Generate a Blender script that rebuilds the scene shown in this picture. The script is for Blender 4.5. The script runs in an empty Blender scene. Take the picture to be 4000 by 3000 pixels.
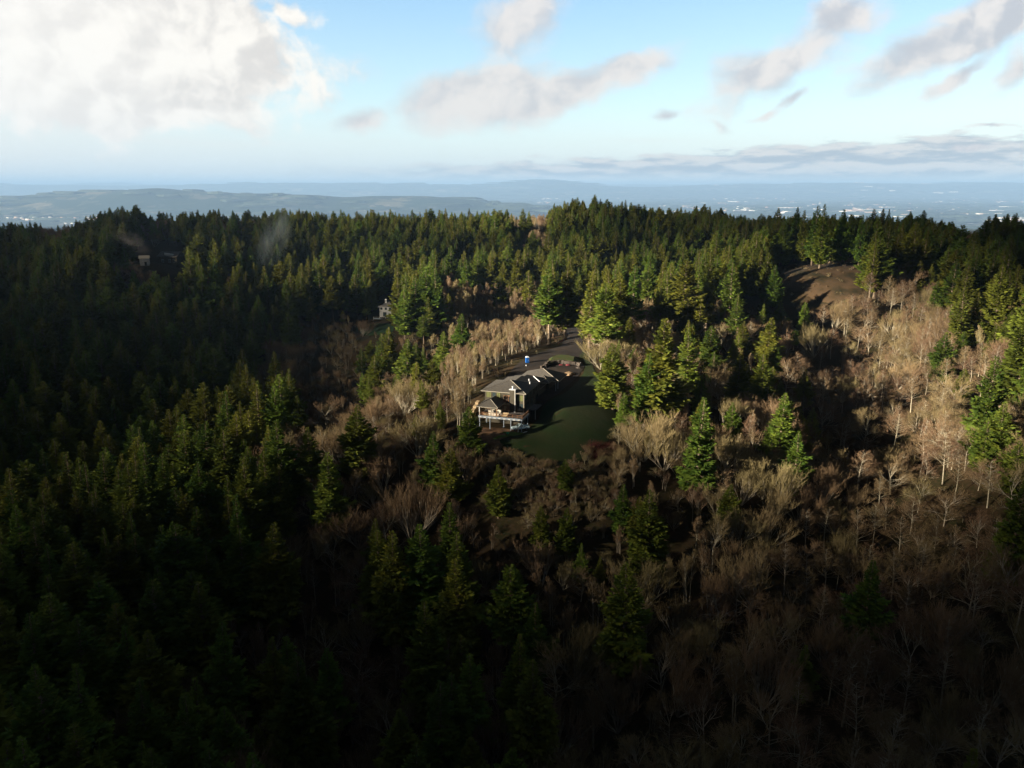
import bpy, bmesh, math, random
import numpy as np
from mathutils import Vector, Matrix

S = bpy.context.scene
COL = S.collection
R = math.radians
RNG = np.random.default_rng(7)
random.seed(7)

# ------------------------------------------------------------------ camera, sun, sky, exposure
CAM_Z = 100.0
PITCH = 14.2
F = 779.0                      # focal length in pixels of a 1024 wide picture
cam_d = bpy.data.cameras.new('camera')
cam_d.sensor_width = 36.0
cam_d.lens = F / 1024 * 36.0
cam_d.clip_start = 1.0
cam_d.clip_end = 200000.0
cam = bpy.data.objects.new('camera', cam_d)
cam.location = (0, 0, CAM_Z)
cam.rotation_euler = (R(90 - PITCH), 0, 0)
COL.objects.link(cam)
S.camera = cam

SUN_EL = 13.5
SUN_AZ = -112.0                # degrees from the view direction (+Y), negative = to the left
sd = Vector((math.sin(R(SUN_AZ)) * math.cos(R(SUN_EL)), math.cos(R(SUN_AZ)) * math.cos(R(SUN_EL)), math.sin(R(SUN_EL))))
sl = bpy.data.lights.new('sun', 'SUN')
sl.energy = 5.0
sl.angle = R(0.5)
sl.color = (1.0, 0.86, 0.66)
so = bpy.data.objects.new('sun', sl)
so.rotation_euler = (-sd).to_track_quat('-Z', 'Y').to_euler()
COL.objects.link(so)

S.view_settings.view_transform = 'Standard'
S.view_settings.look = 'None'
EXPO = 2.4
S.view_settings.exposure = EXPO
S.view_settings.gamma = 1.0
S.cycles.use_denoising = True
S.cycles.max_bounces = 6
S.cycles.diffuse_bounces = 3
S.cycles.transparent_max_bounces = 12
S.cycles.volume_bounces = 1
S.cycles.caustics_reflective = False
S.cycles.caustics_refractive = False

# picture coordinates below are in a 2212 x 1659 view of the photograph
PW, PH = 2212.0, 1659.0
FP = F * PW / 1024
cp, sp = math.cos(R(PITCH)), math.sin(R(PITCH))


def ray(px, py):
    a = (px - PW / 2) / FP
    b = -(py - PH / 2) / FP
    v = Vector((a, cp + b * sp, -sp + b * cp))
    return v.normalized()


def proj(x, y, z):
    z = z - CAM_Z
    d = y * cp - z * sp
    b = y * sp + z * cp
    return PW / 2 + FP * x / d, PH / 2 - FP * b / d, d


def at_z(px, py, z):
    r = ray(px, py)
    t = (z - CAM_Z) / r.z
    return Vector((r.x * t, r.y * t, z))


def at_d(px, py, d):
    r = ray(px, py)
    t = d / math.hypot(r.x, r.y)
    return Vector((r.x * t, r.y * t, CAM_Z + r.z * t))


# ---- node helper
class NT:
    def __init__(s, tree):
        s.t = tree
        s.t.nodes.clear()

    def n(s, kind, ins=None, **props):
        nd = s.t.nodes.new(kind)
        for k, v in props.items():
            setattr(nd, k, v)
        for k, v in (ins or {}).items():
            sock = nd.inputs[k]
            if isinstance(v, bpy.types.NodeSocket):
                s.t.links.new(v, sock)
            else:
                sock.default_value = v
        return nd

    def m(s, op, a, b=0.0, c=0.0, clamp=False):
        return s.n('ShaderNodeMath', {0: a, 1: b, 2: c}, operation=op, use_clamp=clamp).outputs[0]

    def ramp(s, fac, stops, interp='LINEAR'):
        nd = s.n('ShaderNodeValToRGB', {0: fac})
        cr = nd.color_ramp
        cr.interpolation = interp
        while len(cr.elements) < len(stops):
            cr.elements.new(0.5)
        for e, (p, c) in zip(cr.elements, stops):
            e.position = p
            e.color = (*c, 1) if len(c) == 3 else c
        return nd.outputs[0]

    def mix(s, fac, a, b, mode='MIX'):
        nd = s.n('ShaderNodeMix', data_type='RGBA', blend_type=mode)
        for i, v in ((0, fac), (6, a), (7, b)):
            if isinstance(v, bpy.types.NodeSocket):
                s.t.links.new(v, nd.inputs[i])
            else:
                nd.inputs[i].default_value = v if i == 0 else ((*v, 1) if len(v) == 3 else v)
        return nd.outputs[2]

    def smooth(s, v, a, b, lo=0.0, hi=1.0):
        return s.n('ShaderNodeMapRange', {0: v, 1: a, 2: b, 3: lo, 4: hi}, interpolation_type='SMOOTHSTEP').outputs[0]


world = bpy.data.worlds.new('World')
S.world = world
world.use_nodes = True
world.cycles.sampling_method = 'MANUAL'
world.cycles.sample_map_resolution = 512
W = NT(world.node_tree)


def build_sky():
    sky = W.n('ShaderNodeTexSky', sky_type='NISHITA', sun_disc=False)
    sky.sun_elevation = R(SUN_EL)
    sky.sun_rotation = R(SUN_AZ)
    sky.altitude = 300
    sky.air_density = 1.0
    sky.dust_density = 0.6
    sky.ozone_density = 1.6
    tc = W.n('ShaderNodeTexCoord').outputs['Generated']
    sep = W.n('ShaderNodeSeparateXYZ', {0: tc})
    x, y, z = sep.outputs
    az = W.m('MULTIPLY', W.m('ARCTAN2', x, y), 180 / math.pi)
    el = W.m('MULTIPLY', W.m('ARCSINE', z), 180 / math.pi)
    # wrinkled coordinates for ragged cloud edges
    ae = W.n('ShaderNodeCombineXYZ', {0: az, 1: el, 2: 0.0}).outputs[0]
    warp = W.n('ShaderNodeTexNoise', {'Vector': ae, 'Scale': 0.17, 'Detail': 6.0, 'Roughness': 0.58}).outputs['Color']
    wv = W.n('ShaderNodeVectorMath', {0: warp, 1: (0.5, 0.5, 0.5)}, operation='SUBTRACT').outputs[0]
    wv = W.n('ShaderNodeVectorMath', {0: wv, 1: (5.0, 2.8, 0)}, operation='MULTIPLY').outputs[0]
    aw = W.n('ShaderNodeVectorMath', {0: ae, 1: wv}, operation='ADD').outputs[0]

    def ang(px, py):
        r = ray(px, py)
        return math.degrees(math.atan2(r.x, r.y)), math.degrees(math.asin(r.z))

    def blobs(lst):
        out = None
        for px, py, rx, ry, rot, wgt in lst:
            a0, e0 = ang(px, py)
            mp = W.n('ShaderNodeMapping', {'Vector': aw, 'Location': (a0, e0, 0), 'Rotation': (0, 0, R(rot)), 'Scale': (rx * 0.034, ry * 0.034, 1)}, vector_type='TEXTURE').outputs[0]
            ln = W.n('ShaderNodeVectorMath', {0: mp}, operation='LENGTH').outputs['Value']
            v = W.m('MULTIPLY', W.m('SUBTRACT', 1.0, ln), wgt)
            out = v if out is None else W.m('MAXIMUM', out, v)
        return out

    nz = W.n('ShaderNodeTexNoise', {'Vector': aw, 'Scale': 0.24, 'Detail': 7.0, 'Roughness': 0.56}).outputs['Fac']
    str_ = W.n('ShaderNodeMapping', {'Vector': aw, 'Rotation': (0, 0, R(-22)), 'Scale': (0.35, 1.0, 1)}).outputs[0]
    nz2 = W.n('ShaderNodeTexNoise', {'Vector': str_, 'Scale': 0.42, 'Detail': 5.0, 'Roughness': 0.52}).outputs['Fac']
    # big sunlit cloud upper left
    big = blobs([(40, 60, 470, 190, 0, 1.9), (320, 90, 350, 150, -8, 1.7), (520, 120, 165, 130, 35, .9), (300, 235, 230, 56, 4, 1.1),
                 (640, 30, 90, 40, -10, .55), (-150, 90, 420, 130, 0, 1.6)])
    dbig = W.smooth(W.m('ADD', big, W.m('MULTIPLY', W.m('SUBTRACT', nz, 0.5), 2.0)), 0.02, 0.42)
    # thinner clouds across the middle and right
    mid = blobs([(1040, 210, 210, 76, 8, 1.35), (1200, 210, 190, 58, 18, 1.2), (1340, 155, 170, 44, 18, 1.0), (790, 262, 80, 34, 8, .9),
                 (1120, 45, 140, 90, 40, .7), (1690, 135, 230, 66, 26, .9), (1800, 60, 160, 60, 40, .75),
                 (2060, 85, 230, 60, 24, 1.1), (2200, 20, 240, 70, 20, 1.2), (2060, 170, 110, 30, 38, .75), (2200, 150, 70, 45, 60, .6),
                 (1720, 215, 60, 18, 30, .6), (1660, 248, 50, 12, 8, .55), (1425, 250, 38, 14, 12, .5), (1540, 262, 38, 14, -25, .4),
                 (2170, 273, 80, 7, 0, .8), (2120, 318, 60, 8, 0, .6), (700, 180, 90, 40, 10, .25)])
    nm = W.m('ADD', W.m('MULTIPLY', W.m('SUBTRACT', nz, 0.5), 0.9), W.m('MULTIPLY', W.m('SUBTRACT', nz2, 0.5), 0.9))
    dmid = W.smooth(W.m('ADD', mid, nm), 0.0, 0.6, 0.0, 0.92)
    # low bank of small cumulus on the horizon
    lowv = W.n('ShaderNodeMapping', {'Vector': ae, 'Scale': (0.30, 1.5, 1), 'Location': (3.1, 0, 0)}).outputs[0]
    lown = W.n('ShaderNodeTexNoise', {'Vector': lowv, 'Scale': 1.0, 'Detail': 7.0, 'Roughness': 0.6}).outputs['Fac']
    topc = W.smooth(az, -12.0, 33.0, 1.6, 3.3)
    edge = W.m('SUBTRACT', W.m('ADD', topc, W.m('MULTIPLY', W.m('SUBTRACT', lown, 0.5), 3.0)), el)
    dlow = W.m('MULTIPLY', W.smooth(edge, 0.0, 0.5), W.smooth(el, 0.3, 1.0, 0.35, 1.0))
    dlow = W.m('MULTIPLY', dlow, W.smooth(az, -20.0, 2.0, 0.0, 0.92))
    # relief: the same noise sampled a little towards the sun
    off = W.n('ShaderNodeVectorMath', {0: aw, 1: (-0.7, 0.75, 0)}, operation='ADD').outputs[0]
    nzo = W.n('ShaderNodeTexNoise', {'Vector': off, 'Scale': 0.24, 'Detail': 3.0, 'Roughness': 0.5}).outputs['Fac']
    rel = W.smooth(W.m('SUBTRACT', nz, nzo), -0.14, 0.10)
    offl = W.n('ShaderNodeVectorMath', {0: lowv, 1: (-0.1, 0.5, 0)}, operation='ADD').outputs[0]
    lowo = W.n('ShaderNodeTexNoise', {'Vector': offl, 'Scale': 1.0, 'Detail': 5.0, 'Roughness': 0.6}).outputs['Fac']
    rell = W.smooth(W.m('SUBTRACT', lown, lowo), -0.12, 0.12)
    # clear-sky colour: Nishita, filtered towards the photograph's paler blue
    base = W.mix(1.0, sky.outputs[0], (1.12, 1.0, 0.86), 'MULTIPLY')
    base = W.n('ShaderNodeVectorMath', {0: base, 'Scale': SKY_STR * 2 ** EXPO}, operation='SCALE').outputs[0]
    grad = W.ramp(W.m('MULTIPLY', el, 1 / 30.0), [(0.0, (0.74, 0.90, 0.94)), (0.2, (0.49, 0.75, 0.91)), (0.42, (0.27, 0.54, 0.86)), (1.0, (0.14, 0.27, 0.50))])
    base = W.mix(0.8, base, grad)
    veil = W.m('MULTIPLY', W.smooth(el, 0.0, 6.5, 1.0, 0.0), W.smooth(az, -40, 34, 0.95, 0.62))
    base = W.mix(veil, base, (0.80, 0.90, 0.93))
    glow = W.m('MULTIPLY', W.smooth(az, -40, -6, 0.8, 0.0), W.smooth(el, 0.0, 13.0, 0.95, 0.25))
    base = W.mix(glow, base, (0.93, 0.95, 0.92))
    wisp = W.n('ShaderNodeMapping', {'Vector': ae, 'Rotation': (0, 0, R(3)), 'Scale': (0.05, 0.9, 1)}).outputs[0]
    wn = W.n('ShaderNodeTexNoise', {'Vector': wisp, 'Scale': 1.0, 'Detail': 3.0}).outputs['Fac']
    wf = W.m('MULTIPLY', W.smooth(wn, 0.5, 0.7, 0, 0.5), W.smooth(el, 1.0, 5.5, 1.0, 0.0))
    base = W.mix(wf, base, (0.93, 0.95, 0.91))
    # cloud colours
    cb = W.mix(rel, (0.80, 0.78, 0.75), (1.08, 1.05, 0.98))
    cb = W.mix(W.smooth(az, -34, -14, 0.6, 0.0), cb, (1.05, 1.04, 1.0))
    cm = W.mix(rel, (0.60, 0.61, 0.65), (0.92, 0.87, 0.83))
    cm = W.mix(W.smooth(az, -10, 30, 0.35, 0.0), cm, (0.88, 0.86, 0.83))
    cl = W.mix(rell, (0.46, 0.53, 0.60), (0.84, 0.83, 0.80))
    out = W.mix(dlow, base, cl)
    out = W.mix(dmid, out, cm)
    out = W.mix(dbig, out, cb)
    # the unseen sky above and behind is darkened to cut ambient light
    ovn = W.n('ShaderNodeTexNoise', {'Vector': tc, 'Scale': 3.0, 'Detail': 5.0}).outputs['Fac']
    ovc = W.mix(ovn, (0.03, 0.038, 0.05), (0.075, 0.087, 0.105))
    up = W.smooth(W.m('ADD', el, W.m('MULTIPLY', W.m('SUBTRACT', ovn, 0.5), 6.0)), 15.5, 23.0)
    back = W.smooth(W.m('ADD', W.m('ABSOLUTE', az), W.m('MULTIPLY', W.m('SUBTRACT', ovn, 0.5), 14.0)), 42.0, 58.0)
    out = W.mix(W.m('MAXIMUM', up, back), out, ovc)
    bg = W.n('ShaderNodeBackground', {'Color': out, 'Strength': 2 ** -EXPO})
    W.n('ShaderNodeOutputWorld', {'Surface': bg.outputs[0]})


SKY_STR = 0.10
build_sky()

# ------------------------------------------------------------------ materials
MATS = {}


def mat(name, col, rough=0.85, var=0.0, scale=1.0, spec=0.2, col2=None, metal=0.0, objrand=0.0, detail=4.0, bump=0.0, transl=0.0):
    m = bpy.data.materials.new(name)
    m.use_nodes = True
    T = NT(m.node_tree)
    c = (*col, 1)
    if var or col2:
        tc = T.n('ShaderNodeTexCoord').outputs['Object']
        nz = T.n('ShaderNodeTexNoise', {'Vector': tc, 'Scale': scale, 'Detail': detail, 'Roughness': 0.6}).outputs['Fac']
        a = col
        b = col2 or tuple(x * (1 - var) for x in col)
        c = T.mix(T.smooth(nz, 0.35, 0.65), a, b)
    if objrand:
        oi = T.n('ShaderNodeObjectInfo').outputs['Random']
        hs = T.n('ShaderNodeHueSaturation', {'Hue': T.smooth(oi, 0, 1, 0.5 - 0.05 * objrand, 0.5 + 0.035 * objrand),
                                             'Saturation': 1.0, 'Color': c})
        val = T.m('ADD', 1 - 0.45 * objrand, T.m('MULTIPLY', T.m('FRACT', T.m('MULTIPLY', oi, 7.31)), 0.9 * objrand))
        T.t.links.new(val, hs.inputs['Value'])
        c = hs.outputs[0]
    bs = T.n('ShaderNodeBsdfPrincipled', {'Base Color': c, 'Roughness': rough, 'Specular IOR Level': spec, 'Metallic': metal})
    if bump:
        bn = T.n('ShaderNodeTexNoise', {'Vector': T.n('ShaderNodeTexCoord').outputs['Object'], 'Scale': scale * 3, 'Detail': 6.0})
        bp = T.n('ShaderNodeBump', {'Height': bn.outputs['Fac'], 'Strength': bump, 'Distance': 0.3})
        T.t.links.new(bp.outputs[0], bs.inputs['Normal'])
    sh = bs.outputs[0]
    if transl:
        tr = T.n('ShaderNodeBsdfTranslucent', {'Color': c})
        sh = T.n('ShaderNodeMixShader', {0: transl, 1: sh, 2: tr.outputs[0]}).outputs[0]
    T.n('ShaderNodeOutputMaterial', {'Surface': sh})
    MATS[name] = m
    return m


M_NEEDLE = mat('conifer needles', (0.142, 0.176, 0.024), var=0.4, scale=0.35, col2=(0.070, 0.112, 0.019), objrand=0.75, spec=0.08, transl=0.25)
M_BARK = mat('conifer bark', (0.20, 0.155, 0.11), var=0.5, scale=2.0)
M_TWIG_TAN = mat('tan twigs', (0.200, 0.152, 0.080), objrand=0.5, spec=0.1)
M_TWIG_RED = mat('reddish twigs', (0.150, 0.106, 0.060), objrand=0.45, spec=0.1)
M_LIMB = mat('grey bare limb bark', (0.36, 0.32, 0.24), var=0.4, scale=1.5, objrand=0.3)
M_REDOSIER = mat('red dogwood stems', (0.075, 0.018, 0.014), objrand=0.3)

# ------------------------------------------------------------------ terrain
# ground control points: picture x, picture y, horizontal distance, how far the seen surface stands above ground
CP = [
    (1126, 933, 225.6, 0), (1034, 923, 229.9, 0), (1300, 1000, 207, 0), (1200, 1000, 208, 0), (1330, 900, 236, 0), (1290, 860, 250, 0),
    (1060, 960, 219, 0), (1270, 800, 283, 0), (1139, 783, 293, 0), (1237, 796, 287, 0), (1190, 780, 295, 0), (1230, 735, 332, 0), (1240, 700, 372, 0),
    (1000, 860, 250, 4), (960, 950, 225, 8), (1000, 1080, 196, 12), (1150, 1100, 188, 12), (1300, 1100, 186, 11), (1450, 1000, 205, 14),
    (1450, 880, 240, 11), (1560, 800, 268, 11), (1650, 850, 250, 11), (1600, 1000, 205, 12), (1700, 950, 222, 14), (1500, 700, 320, 12),
    (1400, 640, 380, 16), (1300, 640, 385, 18), (1100, 640, 385, 20), (1000, 720, 335, 15), (900, 780, 300, 12), (900, 640, 390, 15),
    (1180, 740, 335, 0), (1100, 760, 310, 2), (830, 690, 480, 0), (790, 715, 455, 0), (700, 900, 240, 11), (820, 900, 240, 9), (880, 900, 238, 9),
    (650, 760, 350, 24), (600, 700, 400, 28), (500, 620, 480, 30), (400, 880, 320, 26), (300, 800, 370, 28), (100, 700, 420, 28),
    (100, 900, 330, 28), (0, 1000, 290, 28), (0, 560, 560, 30), (200, 600, 500, 30), (330, 565, 560, 0), (400, 620, 490, 20),
    (0, 1160, 190, 28), (200, 1050, 212, 28), (350, 990, 235, 27), (480, 900, 262, 27), (600, 820, 290, 28), (640, 860, 275, 26),
    (300, 1300, 150, 28), (100, 1600, 105, 26), (640, 1430, 135, 28), (500, 1150, 190, 25), (750, 1100, 195, 18), (850, 1250, 165, 20), (1000, 1250, 165, 20),
    (1200, 1500, 125, 20), (900, 1600, 112, 24), (1356, 1300, 155, 18), (1200, 1300, 155, 14), (1550, 1200, 168, 14), (1500, 1500, 122, 14),
    (1790, 800, 345, 15), (1770, 700, 405, 14), (1860, 1150, 205, 15), (1830, 1000, 262, 15), (1800, 1600, 116, 14), (2100, 1600, 120, 14), (2212, 1400, 150, 15),
    (2100, 750, 290, 17), (2212, 900, 230, 18), (2050, 900, 240, 16), (2212, 1200, 172, 16), (2000, 680, 345, 16), (2150, 600, 380, 22), (2212, 540, 440, 25),
    (1750, 570, 470, 0), (1850, 580, 460, 0), (1780, 660, 400, 0), (1720, 600, 440, 0), (1850, 640, 410, 0), (1950, 620, 420, 12), (1620, 640, 392, 10), (1680, 700, 345, 10), (1730, 760, 325, 12),
    (1800, 500, 540, 26), (1650, 500, 540, 28), (2000, 520, 520, 26), (2200, 465, 600, 28), (1900, 470, 590, 28), (1700, 468, 600, 28), (2050, 485, 570, 24),
    (1550, 560, 470, 26), (1500, 445, 680, 28), (1380, 432, 700, 28), (1280, 425, 700, 28), (1200, 432, 700, 26), (1350, 520, 560, 28), (1200, 560, 480, 26),
    (1100, 460, 700, 16), (1050, 540, 540, 26), (950, 455, 690, 28), (900, 560, 490, 26), (800, 455, 690, 28), (700, 460, 690, 26), (750, 560, 520, 28),
    (600, 450, 700, 26), (500, 445, 710, 24), (400, 450, 720, 24), (270, 440, 700, 30), (200, 460, 710, 26), (100, 480, 740, 18), (0, 482, 760, 18),
    (500, 520, 590, 28), (650, 620, 450, 28), (200, 500, 640, 28), (-200, 490, 760, 22), (-200, 700, 420, 28), (-250, 1000, 270, 28), (-200, 1300, 160, 26),
    (2400, 470, 600, 28), (2450, 600, 400, 24), (2450, 900, 230, 20), (2450, 1300, 170, 16), (1100, 1900, 85, 16), (300, 1900, 80, 20), (1900, 1900, 85, 14),
]
pts = []
for px, py, d, h in CP:
    p = at_d(px, py, d)
    pts.append((p.x, p.y, p.z - h))
for x, y, z in ((-300, 0, -10), (0, 0, -8), (300, 0, 5), (-600, 200, 10), (600, 200, 40), (0, -300, 0), (-700, 500, 20), (700, 500, 45), (-400, -300, 0), (400, -300, 10),
                (-900, 900, 0), (-450, 900, 8), (0, 900, 10), (450, 900, 5), (900, 900, 0)):
    pts.append((x, y, z))
pts = np.array(pts, float)


def tps(r2):
    return 0.5 * r2 * np.log(np.maximum(r2, 1e-9))


SC = 100.0
_P = pts[:, :2] / SC
_n = len(_P)
_K = tps(((_P[:, None] - _P[None]) ** 2).sum(-1)) + np.eye(_n) * 0.02
_A = np.zeros((_n + 3, _n + 3))
_A[:_n, :_n] = _K
_A[:_n, _n] = 1
_A[:_n, _n + 1:] = _P
_A[_n:, :_n] = _A[:_n, _n:].T
_w = np.linalg.solve(_A, np.concatenate([pts[:, 2], np.zeros(3)]))


def tps_eval(x, y):
    q = np.stack([np.ravel(x), np.ravel(y)], -1) / SC
    out = np.empty(len(q))
    for i in range(0, len(q), 20000):
        b = q[i:i + 20000]
        k = tps(((b[:, None] - _P[None]) ** 2).sum(-1))
        out[i:i + 20000] = k @ _w[:_n] + _w[_n] + b @ _w[_n + 1:]
    return out.reshape(np.shape(x))


VALLEY = -500.0


def bumps(x, y):
    return (np.sin(x * 0.045 + 1.3) * np.cos(y * 0.039) * 1.2 + np.sin(x * 0.11 + y * 0.07) * 0.5)


# house frame
HA = at_z(1126.5, 933.5, 28.0)
HU = Vector((math.cos(R(18)), -math.sin(R(18)), 0))
HV = Vector((math.sin(R(18)), math.cos(R(18)), 0))


def hp(u, v, z=0.0):
    p = HA + HU * u + HV * v
    return Vector((p.x, p.y, 28.0 + z))


def height_np(x, y):
    z = tps_eval(x, y)
    dx, dy = x - HA.x, y - HA.y
    u = dx * HU.x + dy * HU.y
    v = dx * HV.x + dy * HV.y
    damp = 1 - np.exp(-(((u + 3) / 45) ** 2 + ((v - 25) / 60) ** 2))
    z = z + bumps(x, y) * np.clip(damp, 0, 1)

    # level pads: under the deck and front, and the court behind
    def ss(t):
        t = np.clip(t, 0, 1)
        return t * t * (3 - 2 * t)

    def pad(z, u0, u1, v0, v1, zz, soft):
        k = ss((np.minimum(np.minimum(u - u0, u1 - u), np.minimum(v - v0, v1 - v)) + soft) / soft)
        return z * (1 - k) + zz * k
    z = pad(z, -15, 0.5, -3, 12, 28.0, 9)
    z = pad(z, -17, 1.2, 29, 52, 32.5, 10)
    # beyond the ridge the land drops to the wide valley
    rr = np.sqrt(x * x + y * y)
    edge = np.where(y > 0, 735.0, 900.0)
    k = ss((rr - edge) / 2600.0)
    z = np.clip(z, -60, 75)
    far = VALLEY + 20 * np.sin(x / 1700.0) * np.cos(y / 2500.0 + 1)
    z = z * (1 - k) + far * k

    # far rolling hills (kilometres)
    X, Y = x / 1900.0, y / 1900.0

    def hill(cx, cy, sx, sy, h):
        return 1.9 * h * np.exp(-((X - cx) / sx) ** 2 - ((Y - cy) / sy) ** 2)
    rip = 1 + 0.05 * np.sin(X / 0.61 + 2) + 0.035 * np.sin(X / 0.23) + 0.02 * np.sin(X / 0.13 + 1) + 0.012 * np.sin(X / 0.097 + Y / 0.3)
    z = z + (hill(-4.1, 9, 2.6, .9, 268) + hill(-8.4, 9.8, 2.2, 1.2, 205) + hill(-1.1, 9.6, 1.6, .9, 150)) * rip
    rip2 = 1 + 0.07 * np.sin(X / 1.5 + 1) + 0.05 * np.sin(X / 0.7) + 0.02 * np.sin(X / 0.26)
    z = z + (hill(-15.5, 24, 5.2, 2, 400) + hill(-5.5, 23.5, 5.6, 2, 410) + hill(1.2, 22.5, 4.2, 1.8, 265)
             + hill(.9, 23.5, 1.1, 1.5, 80) + hill(7.5, 24, 4.3, 2, 355) + hill(14.5, 24.5, 4.6, 2.2, 375) + hill(21, 25, 5.2, 2.2, 345)) * rip2
    z = z + (hill(-17, 33, 12, 2.5, 400) + hill(3, 34, 14, 2.5, 400) + hill(22, 34, 11, 2.5, 405)) * rip2
    return z


# fast lookup grid
GX = np.arange(-900, 901, 3.0)
GY = np.arange(-60, 1101, 3.0)
_XX, _YY = np.meshgrid(GX, GY)
GZ = height_np(_XX, _YY)


def hz(x, y):
    fx = (np.clip(x, -899, 899) + 900) / 3.0
    fy = (np.clip(y, -59, 1099) + 60) / 3.0
    i = np.floor(fx).astype(int) if isinstance(fx, np.ndarray) else int(fx)
    j = np.floor(fy).astype(int) if isinstance(fy, np.ndarray) else int(fy)
    a, b = fx - i, fy - j
    return GZ[j, i] * (1 - a) * (1 - b) + GZ[j, i + 1] * a * (1 - b) + GZ[j + 1, i] * (1 - a) * b + GZ[j + 1, i + 1] * a * b


def hit(px, py, h=0.0, hpx=0.0, d0=60.0, d1=1000.0):
    """walk the view ray until it meets the ground raised by h metres (or by an object hpx picture units tall)"""
    r = ray(px, py)
    hl = math.hypot(r.x, r.y)
    d = d0
    while d < d1:
        t = d / hl
        x, y, z = r.x * t, r.y * t, CAM_Z + r.z * t
        hh = h
        if hpx:
            hh = hpx * t * 1.0 / FP
        if z <= hz(x, y) + hh:
            return Vector((x, y, float(hz(x, y)))), d, hh
        d += 1.0
    return None


def link(o, parent=None):
    COL.objects.link(o)
    if parent is not None:
        o.parent = parent
    return o


def mesh_np(name, V, Fc, mats, midx=None, smooth=False):
    """V (n,3); Fc (m,k) all faces the same size"""
    me = bpy.data.meshes.new(name)
    V = np.asarray(V, np.float32)
    Fc = np.asarray(Fc, np.int32)
    m, k = Fc.shape
    me.vertices.add(len(V))
    me.vertices.foreach_set('co', V.ravel())
    me.loops.add(m * k)
    me.loops.foreach_set('vertex_index', Fc.ravel())
    me.polygons.add(m)
    me.polygons.foreach_set('loop_start', np.arange(0, m * k, k, dtype=np.int32))
    me.polygons.foreach_set('loop_total', np.full(m, k, np.int32))
    for mm in mats:
        me.materials.append(mm)
    if midx is not None:
        me.polygons.foreach_set('material_index', np.asarray(midx, np.int32))
    if smooth:
        me.polygons.foreach_set('use_smooth', np.ones(m, bool))
    me.update()
    me.validate()
    return me


def tag(o, label=None, cat=None, group=None, kind=None):
    if label: o['label'] = label
    if cat: o['category'] = cat
    if group: o['group'] = group
    if kind: o['kind'] = kind
    return o


def ground_material():
    m = bpy.data.materials.new('forest floor and valley land')
    m.use_nodes = True
    T = NT(m.node_tree)
    pos = T.n('ShaderNodeNewGeometry').outputs['Position']
    n1 = T.n('ShaderNodeTexNoise', {'Vector': pos, 'Scale': 0.12, 'Detail': 6.0, 'Roughness': 0.65}).outputs['Fac']
    n2 = T.n('ShaderNodeTexNoise', {'Vector': pos, 'Scale': 1.3, 'Detail': 5.0}).outputs['Fac']
    near = T.mix(T.smooth(n1, 0.35, 0.65), (0.035, 0.023, 0.013), (0.018, 0.020, 0.008))
    near = T.mix(T.smooth(n2, 0.4, 0.7, 0, 0.6), near, (0.055, 0.036, 0.021))
    # valley: woods, fields, suburbs
    v1 = T.n('ShaderNodeTexNoise', {'Vector': pos, 'Scale': 0.0006, 'Detail': 6.0, 'Roughness': 0.65}).outputs['Fac']
    v2 = T.n('ShaderNodeTexVoronoi', {'Vector': pos, 'Scale': 0.0017}).outputs['Color']
    vs = T.n('ShaderNodeSeparateXYZ', {0: v2}).outputs[0]
    far = T.mix(T.smooth(vs, 0.5, 0.8), (0.030, 0.040, 0.022), (0.16, 0.14, 0.085))
    far = T.mix(T.smooth(v1, 0.50, 0.60, 0, 1), (0.020, 0.030, 0.018), far)
    v3 = T.n('ShaderNodeTexVoronoi', {'Vector': pos, 'Scale': 0.0065}).outputs['Color']
    v3s = T.n('ShaderNodeSeparateXYZ', {0: v3}).outputs[1]
    far = T.mix(T.smooth(v3s, 0.80, 0.86, 0, 0.5), far, (0.26, 0.23, 0.21))
    sz = T.n('ShaderNodeSeparateXYZ', {0: pos})
    wood = T.smooth(sz.outputs[2], -455, -350)
    far = T.mix(T.m('MULTIPLY', wood, T.smooth(v1, 0.4, 0.62, 1.0, 0.35)), far, (0.018, 0.030, 0.016))
    far_k = T.smooth(sz.outputs[1], 1000, 2400)
    c = T.mix(far_k, near, far)
    bs = T.n('ShaderNodeBsdfPrincipled', {'Base Color': c, 'Roughness': 0.95, 'Specular IOR Level': 0.05})
    T.n('ShaderNodeOutputMaterial', {'Surface': bs.outputs[0]})
    return m


def build_ground():
    def axis(lo, a, b, hi, step, ratio, cap=280.0):
        v = list(np.arange(a, b + 0.1, step))
        s = step
        x = v[-1]
        while x < hi:
            s *= ratio
            x += min(s, cap if x < (42000 if cap < 300 else 75000) else 4000)
            v.append(x)
        s = step
        x = v[0]
        pre = []
        while x > lo:
            s *= ratio
            x -= min(s, 280.0 if x > -42000 else 4000)
            pre.append(x)
        return np.array(pre[::-1] + v)
    xs = axis(-110000, -560, 560, 110000, 4.0, 1.10)
    ys = axis(-3000, 60, 800, 115000, 4.0, 1.06, 380.0)
    X, Y = np.meshgrid(xs, ys)
    Z = height_np(X, Y)
    V = np.stack([X.ravel(), Y.ravel(), Z.ravel()], -1)
    nx, ny = len(xs), len(ys)
    i, j = np.meshgrid(np.arange(nx - 1), np.arange(ny - 1))
    a = (j * nx + i).ravel()
    Fc = np.stack([a, a + 1, a + nx + 1, a + nx], -1)
    o = link(bpy.data.objects.new('ground', mesh_np('ground', V, Fc, [ground_material()], smooth=True)))
    o['kind'] = 'structure'


build_ground()

# ------------------------------------------------------------------ generic mesh builder


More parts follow.
